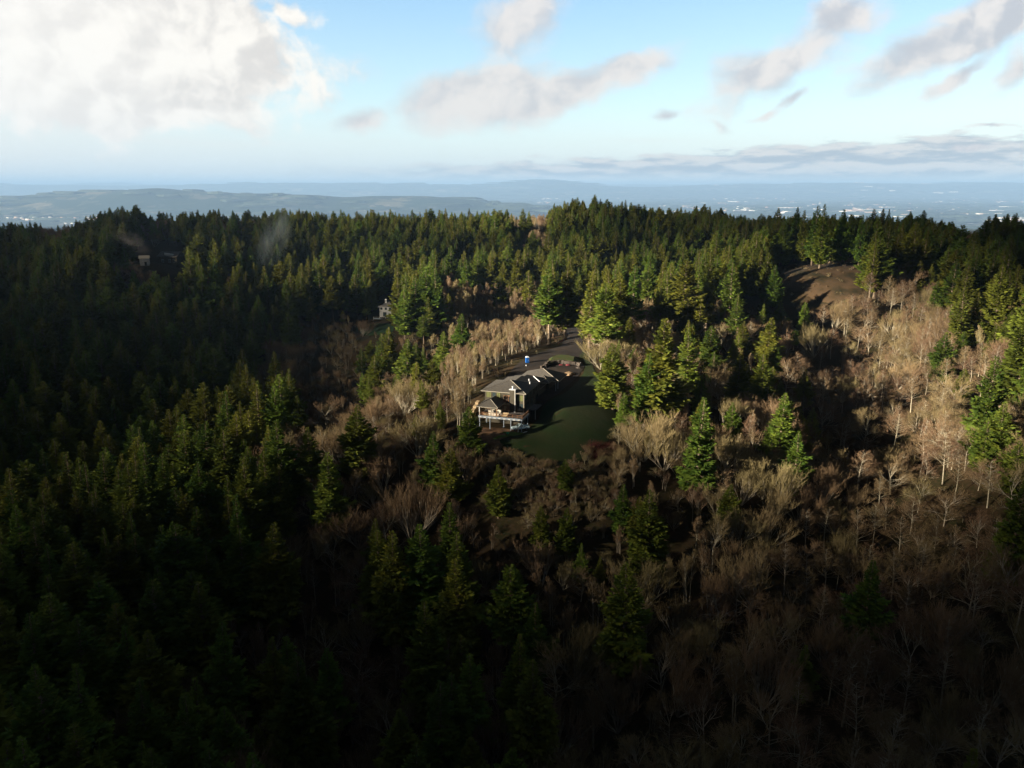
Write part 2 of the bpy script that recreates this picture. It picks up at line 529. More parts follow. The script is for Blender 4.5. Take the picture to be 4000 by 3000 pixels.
class MB:
    def __init__(s):
        s.v, s.f, s.m = [], [], []
        s.mi = 0

    def quad(s, *p):
        n = len(s.v)
        s.v += [tuple(q) for q in p]
        s.f.append(tuple(range(n, n + len(p))))
        s.m.append(s.mi)

    def hexa(s, b, t):
        n = len(s.v)
        s.v += [tuple(q) for q in b] + [tuple(q) for q in t]
        for f in ((0, 3, 2, 1), (4, 5, 6, 7), (0, 1, 5, 4), (1, 2, 6, 5), (2, 3, 7, 6), (3, 0, 4, 7)):
            s.f.append(tuple(n + k for k in f))
            s.m.append(s.mi)

    def box(s, x0, x1, y0, y1, z0, z1):
        s.hexa([(x0, y0, z0), (x1, y0, z0), (x1, y1, z0), (x0, y1, z0)], [(x0, y0, z1), (x1, y0, z1), (x1, y1, z1), (x0, y1, z1)])

    def tube(s, a, b, r0, r1, n=6):
        a, b = Vector(a), Vector(b)
        d = (b - a).normalized()
        p = d.orthogonal().normalized()
        q = d.cross(p)
        k = len(s.v)
        for c, r in ((a, r0), (b, r1)):
            for i in range(n):
                t = 2 * math.pi * i / n
                s.v.append(tuple(c + (p * math.cos(t) + q * math.sin(t)) * r))
        for i in range(n):
            j = (i + 1) % n
            s.f.append((k + i, k + j, k + n + j, k + n + i))
            s.m.append(s.mi)
        s.f.append(tuple(k + i for i in range(n))[::-1])
        s.f.append(tuple(k + n + i for i in range(n)))
        s.m += [s.mi, s.mi]

    def build(s, name, m, parent=None, bevel=0.0, smooth=False):
        me = bpy.data.meshes.new(name)
        me.from_pydata(s.v, [], s.f)
        for k in (m if isinstance(m, (list, tuple)) else [m]):
            me.materials.append(k)
        me.polygons.foreach_set('material_index', s.m)
        bm = bmesh.new()
        bm.from_mesh(me)
        bmesh.ops.recalc_face_normals(bm, faces=bm.faces)
        bm.to_mesh(me)
        bm.free()
        if smooth:
            me.polygons.foreach_set('use_smooth', [True] * len(me.polygons))
        o = link(bpy.data.objects.new(name, me), parent)
        if bevel:
            bv = o.modifiers.new('bevel', 'BEVEL')
            bv.width = bevel
            bv.segments = 2
        return o


def empty(name, loc, rz=0.0):
    o = bpy.data.objects.new(name, None)
    o.location = loc
    o.rotation_euler = (0, 0, rz)
    o.empty_display_size = 0.5
    return link(o)


# ------------------------------------------------------------------ tree shapes


def tube_np(P0, P1, r0, r1, k=3):
    """arrays of segments -> tapered k-sided tubes without caps; returns V, quads"""
    n = len(P0)
    d = P1 - P0
    L = np.linalg.norm(d, axis=1, keepdims=True) + 1e-9
    d = d / L
    ref = np.where(np.abs(d[:, 2:3]) < 0.9, np.array([[0, 0, 1.0]]), np.array([[1.0, 0, 0]]))
    p = np.cross(d, ref)
    p /= np.linalg.norm(p, axis=1, keepdims=True)
    q = np.cross(d, p)
    V = np.empty((n, 2 * k, 3))
    for i in range(k):
        t = 2 * math.pi * i / k
        w = p * math.cos(t) + q * math.sin(t)
        V[:, i] = P0 + w * r0[:, None]
        V[:, k + i] = P1 + w * r1[:, None]
    base = (np.arange(n) * 2 * k)[:, None]
    Fs = []
    for i in range(k):
        j = (i + 1) % k
        Fs.append(base + np.array([[i, j, k + j, k + i]]))
    return V.reshape(-1, 3), np.concatenate(Fs)


def make_conifer(seed, H=30.0, Rm=4.4, crown0=0.14, ragged=0.3, droop=0.25, dens=1.0, top_sharp=0.85, twin=False):
    """returns (trunk V,F), (crown V,F): whorls of boughs carrying small needle sprays"""
    g = np.random.default_rng(seed)
    lean = g.normal(0, 0.012, 2)
    # trunk
    zs = np.linspace(0, H * 0.97, 9)
    cx = np.stack([zs * lean[0], zs * lean[1], zs], 1)
    rr = np.interp(zs, [0, 1.5, H], [H * 0.019, H * 0.014, 0.03])
    tv, tf = tube_np(cx[:-1], cx[1:], rr[:-1], rr[1:], 7)
    ph = g.uniform(0, 6.28, 4)
    P, D, Lb, Tt = [], [], [], []
    z = H * crown0
    while z < H * 0.985:
        t = (z / H - crown0) / (1 - crown0)
        prof = (1 - t) ** top_sharp * min(1.0, 0.5 + t * 3.2)
        r0 = Rm * prof + 0.18
        k = int(g.integers(5, 8)) if t < 0.85 else 4
        a0 = g.uniform(0, 6.28)
        for i in range(k):
            a = a0 + i * 6.283 / k + g.normal(0, 0.22)
            lump = 1 + ragged * (0.55 * math.sin(2 * a + ph[0] + t * 9) + 0.5 * math.sin(3 * a + ph[1] - t * 17) + 0.45 * math.sin(a + ph[2] + t * 31))
            L = r0 * max(0.3, lump) * g.uniform(0.68, 1.08)
            if g.random() < 0.07:
                continue
            up = 0.55 * t + 0.12 - droop * (1 - t) + g.normal(0, 0.07)
            d = np.array([math.cos(a), math.sin(a), up])
            P.append([z * lean[0], z * lean[1], z])
            D.append(d / np.linalg.norm(d))
            Lb.append(L)
            Tt.append(t)
        z += (0.62 - 0.30 * t) * g.uniform(0.8, 1.2) * H / 30
    P, D, Lb, Tt = map(np.array, (P, D, Lb, Tt))
    nb = len(P)
    up = np.array([0, 0, 1.0])
    side = np.cross(D, up)
    side /= np.linalg.norm(side, axis=1, keepdims=True)
    # boughs curve: sag in the middle, tips turned up
    def bough(s, idx):
        b = P[idx] + D[idx] * (Lb[idx] * s)[:, None]
        b[:, 2] += Lb[idx] * (-0.16 * np.sin(s * 3.14) + 0.12 * s * s)
        return b
    Vs, Fs = [], []
    n0 = 0
    cnt = np.maximum(5, (Lb * 4.6 * dens).astype(int))
    idx = np.repeat(np.arange(nb), cnt)
    n = len(idx)
    s = g.uniform(0, 1, n) ** 0.75 * 0.86 + 0.14
    for rep in range(2):
        base = bough(s, idx)
        sgn = np.where(g.random(n) < 0.5, -1.0, 1.0)
        ln = (0.30 + 0.26 * (1 - s)) * np.minimum(Lb[idx], 3.6) * g.uniform(0.7, 1.25, n) + 0.22
        ang = g.uniform(0.25, 1.15, n) * sgn
        dirv = D[idx] * np.cos(ang)[:, None] + side[idx] * np.sin(ang)[:, None]
        dirv[:, 2] += g.uniform(-0.42, 0.25, n) - (0.25 if rep else 0.0) + 0.3 * Tt[idx]
        dirv /= np.linalg.norm(dirv, axis=1, keepdims=True)
        wv = np.cross(dirv, up + g.normal(0, 0.55, (n, 3)))
        wv /= np.linalg.norm(wv, axis=1, keepdims=True)
        wd = ln * g.uniform(0.16, 0.26, n)
        A = base
        T = base + dirv * ln[:, None]
        M = base + dirv * (ln * 0.42)[:, None]
        B1 = M + wv * wd[:, None]
        B2 = M - wv * wd[:, None]
        B1[:, 2] -= wd * 0.5
        B2[:, 2] -= wd * 0.5
        V = np.stack([A, B1, T, B2], 1).reshape(-1, 3)
        b = (np.arange(n) * 4)[:, None]
        Vs.append(V)
        Fs.append(b + np.array([[0, 1, 2, 3]]) + n0)
        n0 += len(V)
        idx = g.permutation(idx)
        s = g.uniform(0, 1, n) ** 0.6 * 0.9 + 0.1
    # the boughs' own wood
    s0 = np.full(nb, 0.0)
    s1 = np.full(nb, 0.75)
    bv, bf = tube_np(bough(s0, np.arange(nb)), bough(s1, np.arange(nb)), 0.012 * Lb + 0.02, np.full(nb, 0.015), 3)
    tf2 = bf + len(tv)
    tv = np.concatenate([tv, bv])
    tf = np.concatenate([tf, tf2])
    # leader
    crV = np.concatenate(Vs)
    crF = np.concatenate(Fs)
    return (tv, tf), (crV, crF)


def make_bare(seed, kind):
    """leafless broadleaf tree; kinds: fan (many rising limbs), alder (straight stem, light side branches), pole (slender, brushy top), spread (open limbs)"""
    g = np.random.default_rng(seed)
    segs0, segs1, ra, rb, lev = [], [], [], [], []

    def grow(p, d, L, r, depth, spread, upw, nch, maxd):
        # one gently bending limb in 3 pieces, then children
        pts_ = [p]
        dd = d.copy()
        for i in range(3):
            dd = dd + g.normal(0, 0.07, 3) + np.array([0, 0, upw * 0.10])
            dd /= np.linalg.norm(dd)
            pts_.append(pts_[-1] + dd * L / 3)
        rs = [r, r * 0.85, r * 0.7, r * 0.55]
        if depth == maxd:
            segs0.append(pts_[0]); segs1.append(pts_[3]); ra.append(r); rb.append(r * 0.25); lev.append(depth)
            return
        for i in range(3):
            segs0.append(pts_[i]); segs1.append(pts_[i + 1]); ra.append(rs[i]); rb.append(rs[i + 1]); lev.append(depth)
        for c in range(nch[depth]):
            f = g.uniform(0.35, 1.0)
            i = min(2, int(f * 3))
            q = pts_[i] + (pts_[i + 1] - pts_[i]) * (f * 3 - i)
            w = g.normal(0, 1, 3)
            w -= w.dot(dd) * dd
            w /= np.linalg.norm(w)
            a = g.uniform(0.6, 1.25) * spread
            nd = dd * math.cos(a) + w * math.sin(a)
            nd[2] += upw * 0.35
            nd /= np.linalg.norm(nd)
            grow(q, nd, L * g.uniform(0.48, 0.72), max(0.02, r * 0.5), depth + 1, spread, upw, nch, maxd)

    if kind == 'fan':
        H = 15.0
        n = 11
        for i in range(n):
            a = g.uniform(0, 6.28)
            tilt = math.sqrt(g.random()) * 0.85
            d = np.array([math.sin(tilt) * math.cos(a), math.sin(tilt) * math.sin(a), math.cos(tilt)])
            grow(np.array([0.2 * math.cos(a), 0.2 * math.sin(a), 0.3]), d, H * g.uniform(0.5, 0.62), 0.15, 0, 0.42, 0.8, [6, 5, 5], 3)
    elif kind == 'alder':
        H = 20.0
        z = 0.0
        p = np.zeros(3)
        top = []
        d = np.array([g.normal(0, 0.03), g.normal(0, 0.03), 1.0])
        nseg = 8
        for i in range(nseg):
            q = p + d * H / nseg
            segs0.append(p); segs1.append(q); ra.append(0.22 * (1 - i / nseg) + 0.03); rb.append(0.22 * (1 - (i + 1) / nseg) + 0.03); lev.append(0)
            if i >= 3:
                for c in range(8):
                    a = g.uniform(0, 6.28)
                    f = g.random()
                    b = p + (q - p) * f
                    L = (1.05 - (i + f) / nseg) * 7.0 * g.uniform(0.6, 1.1) + 0.8
                    grow(b, np.array([math.cos(a), math.sin(a), g.uniform(0.35, 0.9)]) / 1.25, L, 0.055, 1, 0.6, 0.45, [0, 6, 5], 3)
            p = q
            d = d + g.normal(0, 0.03, 3)
            d /= np.linalg.norm(d)
    elif kind == 'pole':
        H = 18.0
        for s_ in range(3):
            p = np.array([g.normal(0, 0.9), g.normal(0, 0.9), 0])
            d = np.array([g.normal(0, 0.05), g.normal(0, 0.05), 1.0])
            hh = H * g.uniform(0.75, 1.05)
            for i in range(6):
                q = p + d * hh / 6
                segs0.append(p); segs1.append(q); ra.append(0.13 * (1 - i / 6) + 0.03); rb.append(0.13 * (1 - (i + 1) / 6) + 0.03); lev.append(0)
                if i >= 2:
                    for c in range(5):
                        a = g.uniform(0, 6.28)
                        b = p + (q - p) * g.random()
                        L = (1.15 - (i + .5) / 6) * 5.0 * g.uniform(0.6, 1.1) + 0.8
                        grow(b, np.array([math.cos(a) * 0.5, math.sin(a) * 0.5, 1.0]) / 1.1, L, 0.045, 1, 0.38, 0.8, [0, 6, 4], 3)
                p = q
                d = d + g.normal(0, 0.03, 3)
                d /= np.linalg.norm(d)
    else:
        H = 17.0
        p = np.zeros(3)
        d = np.array([g.normal(0, 0.08), g.normal(0, 0.08), 1.0])
        for i in range(4):
            q = p + d * H / 7.5
            segs0.append(p); segs1.append(q); ra.append(0.26 - i * 0.03); rb.append(0.23 - i * 0.03); lev.append(0)
            if i >= 1:
                for c in range(3):
                    a = g.uniform(0, 6.28)
                    grow(p + (q - p) * g.random(), np.array([math.cos(a), math.sin(a), g.uniform(0.3, 1.0)]) / 1.3, g.uniform(4.5, 6.5), 0.10, 0, 0.62, 0.25, [6, 5, 5], 3)
            p = q
        for c in range(3):
            a = g.uniform(0, 6.28)
            grow(p, np.array([0.5 * math.cos(a), 0.5 * math.sin(a), 1.0]) / 1.12, 6.0, 0.11, 0, 0.55, 0.3, [6, 5, 5], 3)
    P0, P1, r0, r1, lv = map(np.array, (segs0, segs1, ra, rb, lev))
    top = P1[:, 2].max()
    big = lv <= 1
    tv, tf = tube_np(P0[big], P1[big], r0[big], r1[big], 4)
    sm = ~big
    A, B, w0 = P0[sm], P1[sm], np.maximum(r0[sm] * 0.9, 0.026)
    n = len(A)
    d = B - A
    L = np.linalg.norm(d, axis=1, keepdims=True)
    d = d / (L + 1e-9)
    # each fine twig: a narrow blade plus two shorter side twigs
    Vs, Fs, n0 = [], [], 0
    for rep in range(2):
        if rep == 0:
            a, b, w = A, B, w0
        else:
            f = g.uniform(0.15, 0.8, (n, 1))
            a = A + (B - A) * f
            nd = d + g.normal(0, 0.42, (n, 3)) + np.array([0, 0, 0.25])
            nd /= np.linalg.norm(nd, axis=1, keepdims=True)
            b = a + nd * L * g.uniform(0.5, 1.0, (n, 1))
            w = w0 * 0.75
        wv = np.cross(b - a, g.normal(0, 1, (n, 3)))
        wv /= np.linalg.norm(wv, axis=1, keepdims=True) + 1e-9
        V = np.stack([a + wv * w[:, None], a - wv * w[:, None], b - wv * w[:, None] * 0.3, b + wv * w[:, None] * 0.3], 1).reshape(-1, 3)
        Vs.append(V)
        Fs.append((np.arange(n) * 4)[:, None] + np.array([[0, 1, 2, 3]]) + n0)
        n0 += len(V)
    sc = H / top
    return (tv * sc, tf), (np.concatenate(Vs) * sc, np.concatenate(Fs)), H


# name -> (trunk mesh, crown mesh, full height)
TREE = {}


def reg(name, tr, cr, H, m_tr, m_cr):
    a = mesh_np(name + ' trunk', tr[0], tr[1], [m_tr])
    b = mesh_np(name + ' crown', cr[0], cr[1], [m_cr])
    TREE[name] = (a, b, H)


_cs = [dict(Rm=4.6, ragged=.30, droop=.22, crown0=.10), dict(Rm=3.9, ragged=.36, droop=.30, crown0=.12), dict(Rm=5.2, ragged=.26, droop=.18, crown0=.08),
       dict(Rm=3.4, ragged=.40, droop=.34, crown0=.20), dict(Rm=4.4, ragged=.45, droop=.26, crown0=.30, top_sharp=.7), dict(Rm=4.9, ragged=.38, droop=.30, crown0=.14),
       dict(Rm=4.1, ragged=.32, droop=.15, crown0=.10, top_sharp=1.0)]
for _i, _k in enumerate(_cs):
    _t, _c = make_conifer(100 + _i, **_k)
    reg('c%d' % _i, _t, _c, 30.0, M_BARK, M_NEEDLE)
for _i, (_k, _m) in enumerate((('fan', M_TWIG_TAN), ('fan', M_TWIG_TAN), ('alder', M_TWIG_RED), ('alder', M_TWIG_RED), ('pole', M_TWIG_TAN), ('pole', M_TWIG_RED), ('spread', M_TWIG_TAN), ('spread', M_TWIG_RED))):
    _t, _c, _h = make_bare(300 + _i, _k)
    reg('b%d' % _i, _t, _c, _h, M_LIMB, _m)
CON = ['c%d' % i for i in range(7)]
FAN, ALD, POL, SPR = ['b0', 'b1'], ['b2', 'b3'], ['b4', 'b5'], ['b6', 'b7']


def plant(kind, x, y, H, wf, label, group=None, rz=None, name=None, sink=0.3):
    """one tree: an empty at its foot with trunk and crown below it"""
    a, b, h0 = TREE[kind]
    nm = name or ('conifer_tree' if kind[0] == 'c' else 'bare_tree')
    s = H / h0
    root = empty(nm, (x, y, float(hz(x, y)) - sink), random.uniform(0, 6.28) if rz is None else rz)
    root.scale = (s * wf, s * wf, s)
    tag(root, label, 'conifer' if kind[0] == 'c' else 'bare tree', group)
    t = bpy.data.objects.new('trunk', a)
    c = bpy.data.objects.new('crown', b)
    link(t, root)
    link(c, root)
    return root

# ------------------------------------------------------------------ open ground: lawn, gravel court, driveway, meadow
def gp(px, py):
    r = hit(px, py, d0=120.0)
    return (r[0].x, r[0].y)


def rough_poly(pts_, n=6, amp=0.6, seed=1):
    """closed smooth outline through the points with a slightly uneven edge"""
    g = random.Random(seed)
    out = []
    m = len(pts_)
    for i in range(m):
        p0, p1, p2, p3 = [Vector(pts_[(i + k - 1) % m]) for k in range(4)]
        for k in range(n):
            t = k / n
            q = 0.5 * ((2 * p1) + (p2 - p0) * t + (2 * p0 - 5 * p1 + 4 * p2 - p3) * t * t + (3 * p1 - p0 - 3 * p2 + p3) * t ** 3)
            out.append((q.x + g.uniform(-amp, amp), q.y + g.uniform(-amp, amp)))
    return out


LAWN = rough_poly([gp(*p) for p in ((1130, 940), (1079, 955), (1105, 985), (1180, 1010), (1250, 1002), (1302, 965), (1330, 925), (1322, 872), (1296, 820), (1268, 762), (1252, 770), (1262, 800), (1225, 845), (1170, 895))], seed=2, amp=0.4)
COURT = rough_poly([gp(*p) for p in ((1066, 842), (1100, 806), (1128, 780), (1180, 758), (1208, 748), (1226, 730), (1238, 712), (1246, 704), (1254, 714), (1259, 745), (1262, 790), (1240, 822), (1180, 870), (1120, 890), (1080, 872))], seed=3, amp=0.3)
DIRT = rough_poly([gp(*p) for p in ((1030, 925), (1120, 930), (1100, 944), (1085, 954), (1078, 972), (1050, 968), (1030, 950))], seed=4, amp=0.3)
MEADOW = rough_poly([gp(*p) for p in ((1700, 566), (1780, 562), (1868, 566), (1876, 590), (1866, 620), (1840, 650), (1770, 652), (1712, 628), (1696, 600))], seed=5, amp=1.5)
HOMELAWN = rough_poly([gp(*p) for p in ((768, 712), (785, 703), (812, 700), (845, 702), (850, 712), (820, 724), (785, 724))], seed=6, amp=0.6)
DRIVE = rough_poly([gp(*p) for p in ((1215, 742), (1257, 740), (1250, 690), (1243, 655), (1235, 655), (1234, 700))], seed=8, amp=0.4)
CLEAR = [LAWN, COURT, DIRT, MEADOW, HOMELAWN, DRIVE, [tuple(hp(u, v).xy) for u, v in ((-16.5, -3), (5, -3), (6, 54), (-13, 54))],
         [gp(*p) for p in ((805, 695), (822, 668), (870, 668), (870, 705))], [gp(*p) for p in ((295, 585), (295, 560), (405, 556), (405, 585))]]
_CB = [(min(p[0] for p in c), max(p[0] for p in c), min(p[1] for p in c), max(p[1] for p in c)) for c in CLEAR]


def in_clear(x, y):
    for c, b in zip(CLEAR, _CB):
        if b[0] < x < b[1] and b[2] < y < b[3] and in_poly_(x, y, c):
            return True
    return False


def in_poly_(px, py, poly):
    c = False
    j = len(poly) - 1
    for i in range(len(poly)):
        xi, yi = poly[i]
        xj, yj = poly[j]
        if (yi > py) != (yj > py) and px < (xj - xi) * (py - yi) / (yj - yi) + xi:
            c = not c
        j = i
    return c


KEEP = [
    [(1062, 800), (1130, 762), (1190, 745), (1212, 690), (1262, 690), (1285, 800), (1325, 880), (1330, 930), (1290, 975), (1180, 995), (1060, 965), (1012, 915), (1030, 850)],
    [(817, 636), (846, 636), (846, 700), (817, 700)], [(768, 700), (830, 698), (830, 722), (768, 722)],
    [(292, 540), (405, 534), (405, 576), (292, 578)], [(1704, 568), (1870, 568), (1864, 615), (1820, 640), (1720, 622)],
]


def blocks_view(gx, gy, tx, ty):
    for k in range(7):
        f = k / 6
        x, y = tx + (gx - tx) * f, ty + (gy - ty) * f
        w = 2 + 16 * f * max(0.3, (gy - ty) / 140)
        for kp in KEEP:
            if in_poly_(x, y, kp) or in_poly_(x - w, y, kp) or in_poly_(x + w, y, kp):
                return True
    return False


def sheet(name, poly, m, dz, step=0.8):
    xs = [p[0] for p in poly]
    ys = [p[1] for p in poly]
    bm = bmesh.new()
    vs = [bm.verts.new((x, y, 0)) for x, y in poly]
    try:
        bm.faces.new(vs)
    except ValueError:
        pass
    # cut the outline into small cells so that it follows the ground
    for axis, lo, hi in ((0, min(xs), max(xs)), (1, min(ys), max(ys))):
        c = lo + 2.0
        while c < hi:
            co = (c, 0, 0) if axis == 0 else (0, c, 0)
            no = (1, 0, 0) if axis == 0 else (0, 1, 0)
            bmesh.ops.bisect_plane(bm, geom=bm.verts[:] + bm.edges[:] + bm.faces[:], plane_co=co, plane_no=no)
            c += 2.0
    bmesh.ops.triangulate(bm, faces=bm.faces[:])
    for v in bm.verts:
        v.co.z = ground_z(v.co.x, v.co.y) + dz
    me = bpy.data.meshes.new(name)
    bm.to_mesh(me)
    bm.free()
    for p in me.polygons:
        p.use_smooth = True
    me.materials.append(m)
    o = link(bpy.data.objects.new(name, me))
    o['kind'] = 'structure'
    return o


def ground_z(x, y):
    """height of the ground mesh itself (4 m cells)"""
    fx, fy = (x + 560) / 4.0, (y - 60) / 4.0
    i, j = math.floor(fx), math.floor(fy)
    a, b = fx - i, fy - j
    k = (i, j)
    if k not in _gz:
        X = np.array([i * 4.0 - 560, (i + 1) * 4.0 - 560])
        Y = np.array([j * 4.0 + 60, (j + 1) * 4.0 + 60])
        XX, YY = np.meshgrid(X, Y)
        _gz[k] = height_np(XX, YY)
    q = _gz[k]
    return float(max(q[0, 0] * (1 - a) * (1 - b) + q[0, 1] * a * (1 - b) + q[1, 0] * (1 - a) * b + q[1, 1] * a * b, 0) or 0)


_gz = {}
M_LAWN = mat('lawn grass', (0.008, 0.019, 0.0022), col2=(0.016, 0.021, 0.005), scale=0.13, bump=0.5, detail=9)
M_LAWN2 = mat('bright lawn grass', (0.014, 0.042, 0.007), col2=(0.010, 0.028, 0.005), scale=0.4)
M_COURT = mat('dirt and gravel', (0.022, 0.016, 0.012), col2=(0.012, 0.010, 0.009), scale=0.16, bump=0.3, detail=8)
M_DIRT = mat('bare orange dirt', (0.17, 0.095, 0.05), col2=(0.08, 0.05, 0.03), scale=0.6, bump=0.4)
M_MEADOW = mat('rough brown meadow', (0.075, 0.048, 0.026), col2=(0.014, 0.015, 0.006), scale=0.075, bump=0.5, detail=9)
M_BRIGHTGR = mat('painted sunlit turf', (0.07, 0.12, 0.012), col2=(0.04, 0.07, 0.012), scale=0.8)  # brighter green painted for the sunlit edge of the lawn
sheet('lawn', LAWN, M_LAWN, 0.14)
sheet('gravel_court', COURT, M_COURT, 0.10)
sheet('dirt_ground', DIRT, M_DIRT, 0.06)
sheet('meadow', MEADOW, M_MEADOW, 0.15)
sheet('garden_lawn', HOMELAWN, M_LAWN2, 0.15)
sheet('driveway', DRIVE, M_COURT, 0.06)
sheet('sunlit_turf', rough_poly([tuple(hp(u, v).xy) for u, v in ((-4.8, -1.6), (-1.0, -1.2), (0.9, -1.0), (0.4, -3.0), (-2.6, -4.8), (-6.6, -6.6), (-6.0, -5.0), (-3.4, -3.6), (-5.0, -2.6))], seed=9, amp=0.12), M_BRIGHTGR, 0.20)

# ------------------------------------------------------------------ house materials
M_SIDING = mat('dark olive siding', (0.065, 0.058, 0.043), var=0.25, scale=1.2)
M_ROOF = mat('weathered grey shingles', (0.085, 0.078, 0.068), col2=(0.062, 0.058, 0.053), scale=1.6, detail=8, bump=0.3)
M_FASCIA = mat('pale fascia', (0.24, 0.22, 0.18))
M_TRIMW = mat('white trim', (0.55, 0.55, 0.53))
M_STEEL = mat('blue grey painted steel', (0.20, 0.24, 0.29), rough=0.5, spec=0.4)
M_CONC = mat('concrete', (0.30, 0.29, 0.27), var=0.3, scale=0.8)
M_TIMBER = mat('fresh pale timber', (0.36, 0.27, 0.16), var=0.2, scale=2.0)
M_TIMBERB = mat('brown timber', (0.26, 0.14, 0.075), var=0.3, scale=2.0)
M_WRAP = mat('cream building wrap', (0.62, 0.57, 0.48), rough=0.6)
M_DECK = mat('dark deck boards', (0.11, 0.10, 0.095), var=0.3, scale=2.5)
M_GLASS = mat('window glass', (0.03, 0.045, 0.05), rough=0.06, spec=0.9)
M_GLASSG = mat('window glass with painted green reflection', (0.13, 0.14, 0.06), rough=0.15, spec=0.6)  # yellow-green reflection put into the pane colour
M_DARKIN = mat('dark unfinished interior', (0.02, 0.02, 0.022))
M_BLUE = mat('blue plastic', (0.006, 0.085, 0.34), rough=0.45, spec=0.4)
M_WHITEP = mat('white plastic', (0.50, 0.52, 0.54), rough=0.4, spec=0.4)
M_CAR = mat('pale blue white car paint', (0.55, 0.70, 0.76), rough=0.25, spec=0.6)
M_RUBBER = mat('black rubber', (0.02, 0.02, 0.02))
M_RED = mat('red tarpaulin', (0.09, 0.014, 0.018), rough=0.6)
M_SAND = mat('sand', (0.20, 0.14, 0.085), var=0.25, scale=1.5, bump=0.3)
M_ROCK = mat('dark rock', (0.035, 0.030, 0.027), col2=(0.065, 0.052, 0.042), scale=1.2, bump=0.6, detail=8)


def hip(mb, u0, u1, v0, v1, ze, zr, ridge='v', r0=None, r1=None, th=0.22, gable_back=False):
    """hip roof over a rectangle; ridge along v (or u); r0, r1: where the ridge starts and ends"""
    if ridge == 'v':
        um = (u0 + u1) / 2
        a = (u1 - u0) / 2
        r0 = v0 + a if r0 is None else r0
        r1 = v1 - a if r1 is None else r1
        if r1 < r0: r0 = r1 = (v0 + v1) / 2
        A, B = (um, r0, zr), (um, r1, zr)
        c = [(u0, v0, ze), (u1, v0, ze), (u1, v1, ze), (u0, v1, ze)]
        mb.mi = 0
        mb.quad(c[0], c[1], A)
        mb.quad(c[1], c[2], B, A) if r1 > r0 else mb.quad(c[1], c[2], A)
        mb.quad(c[2], c[3], B)
        mb.quad(c[3], c[0], A, B) if r1 > r0 else mb.quad(c[3], c[0], A)
    mb.mi = 1
    for p, q in zip(c, c[1:] + c[:1]):
        mb.quad((*p[:2], ze - th), (*q[:2], ze - th), q, p)
    mb.quad(*[(x, y, ze - th) for x, y, _ in c])
    mb.mi = 0


def ridge_caps(mb, pts_, r=0.09):
    mb.mi = 1
    for a, b in pts_:
        mb.tube((a[0], a[1], a[2] + 0.02), (b[0], b[1], b[2] + 0.02), r, r, 4)
    mb.mi = 0


def window(parent, u0, u1, z0, z1, v, face='front', glass=None, mull=1, trim=None, fr=0.09):
    """frame a little proud of the wall with its pane inside; face front looks to -v, right looks to +u"""
    def bx(mb, a0, a1, b0, b1, d0, d1):
        if face == 'front':
            mb.box(a0, a1, v - d1, v - d0, b0, b1)
        else:
            mb.box(v + d0, v + d1, a0, a1, b0, b1)
    f = MB()
    bx(f, u0, u1, z1 - fr, z1, 0, 0.07)
    bx(f, u0, u1, z0, z0 + fr, 0, 0.07)
    bx(f, u0, u0 + fr, z0 + fr, z1 - fr, 0, 0.07)
    bx(f, u1 - fr, u1, z0 + fr, z1 - fr, 0, 0.07)
    for i in range(mull):
        c = u0 + (u1 - u0) * (i + 1) / (mull + 1)
        bx(f, c - 0.04, c + 0.04, z0 + fr, z1 - fr, 0, 0.06)
    w = f.build('window', trim or M_SIDING, parent)
    g = MB()
    bx(g, u0 + fr, u1 - fr, z0 + fr, z1 - fr, 0.005, 0.03)
    g.build('pane', glass or M_GLASS, w)
    return w


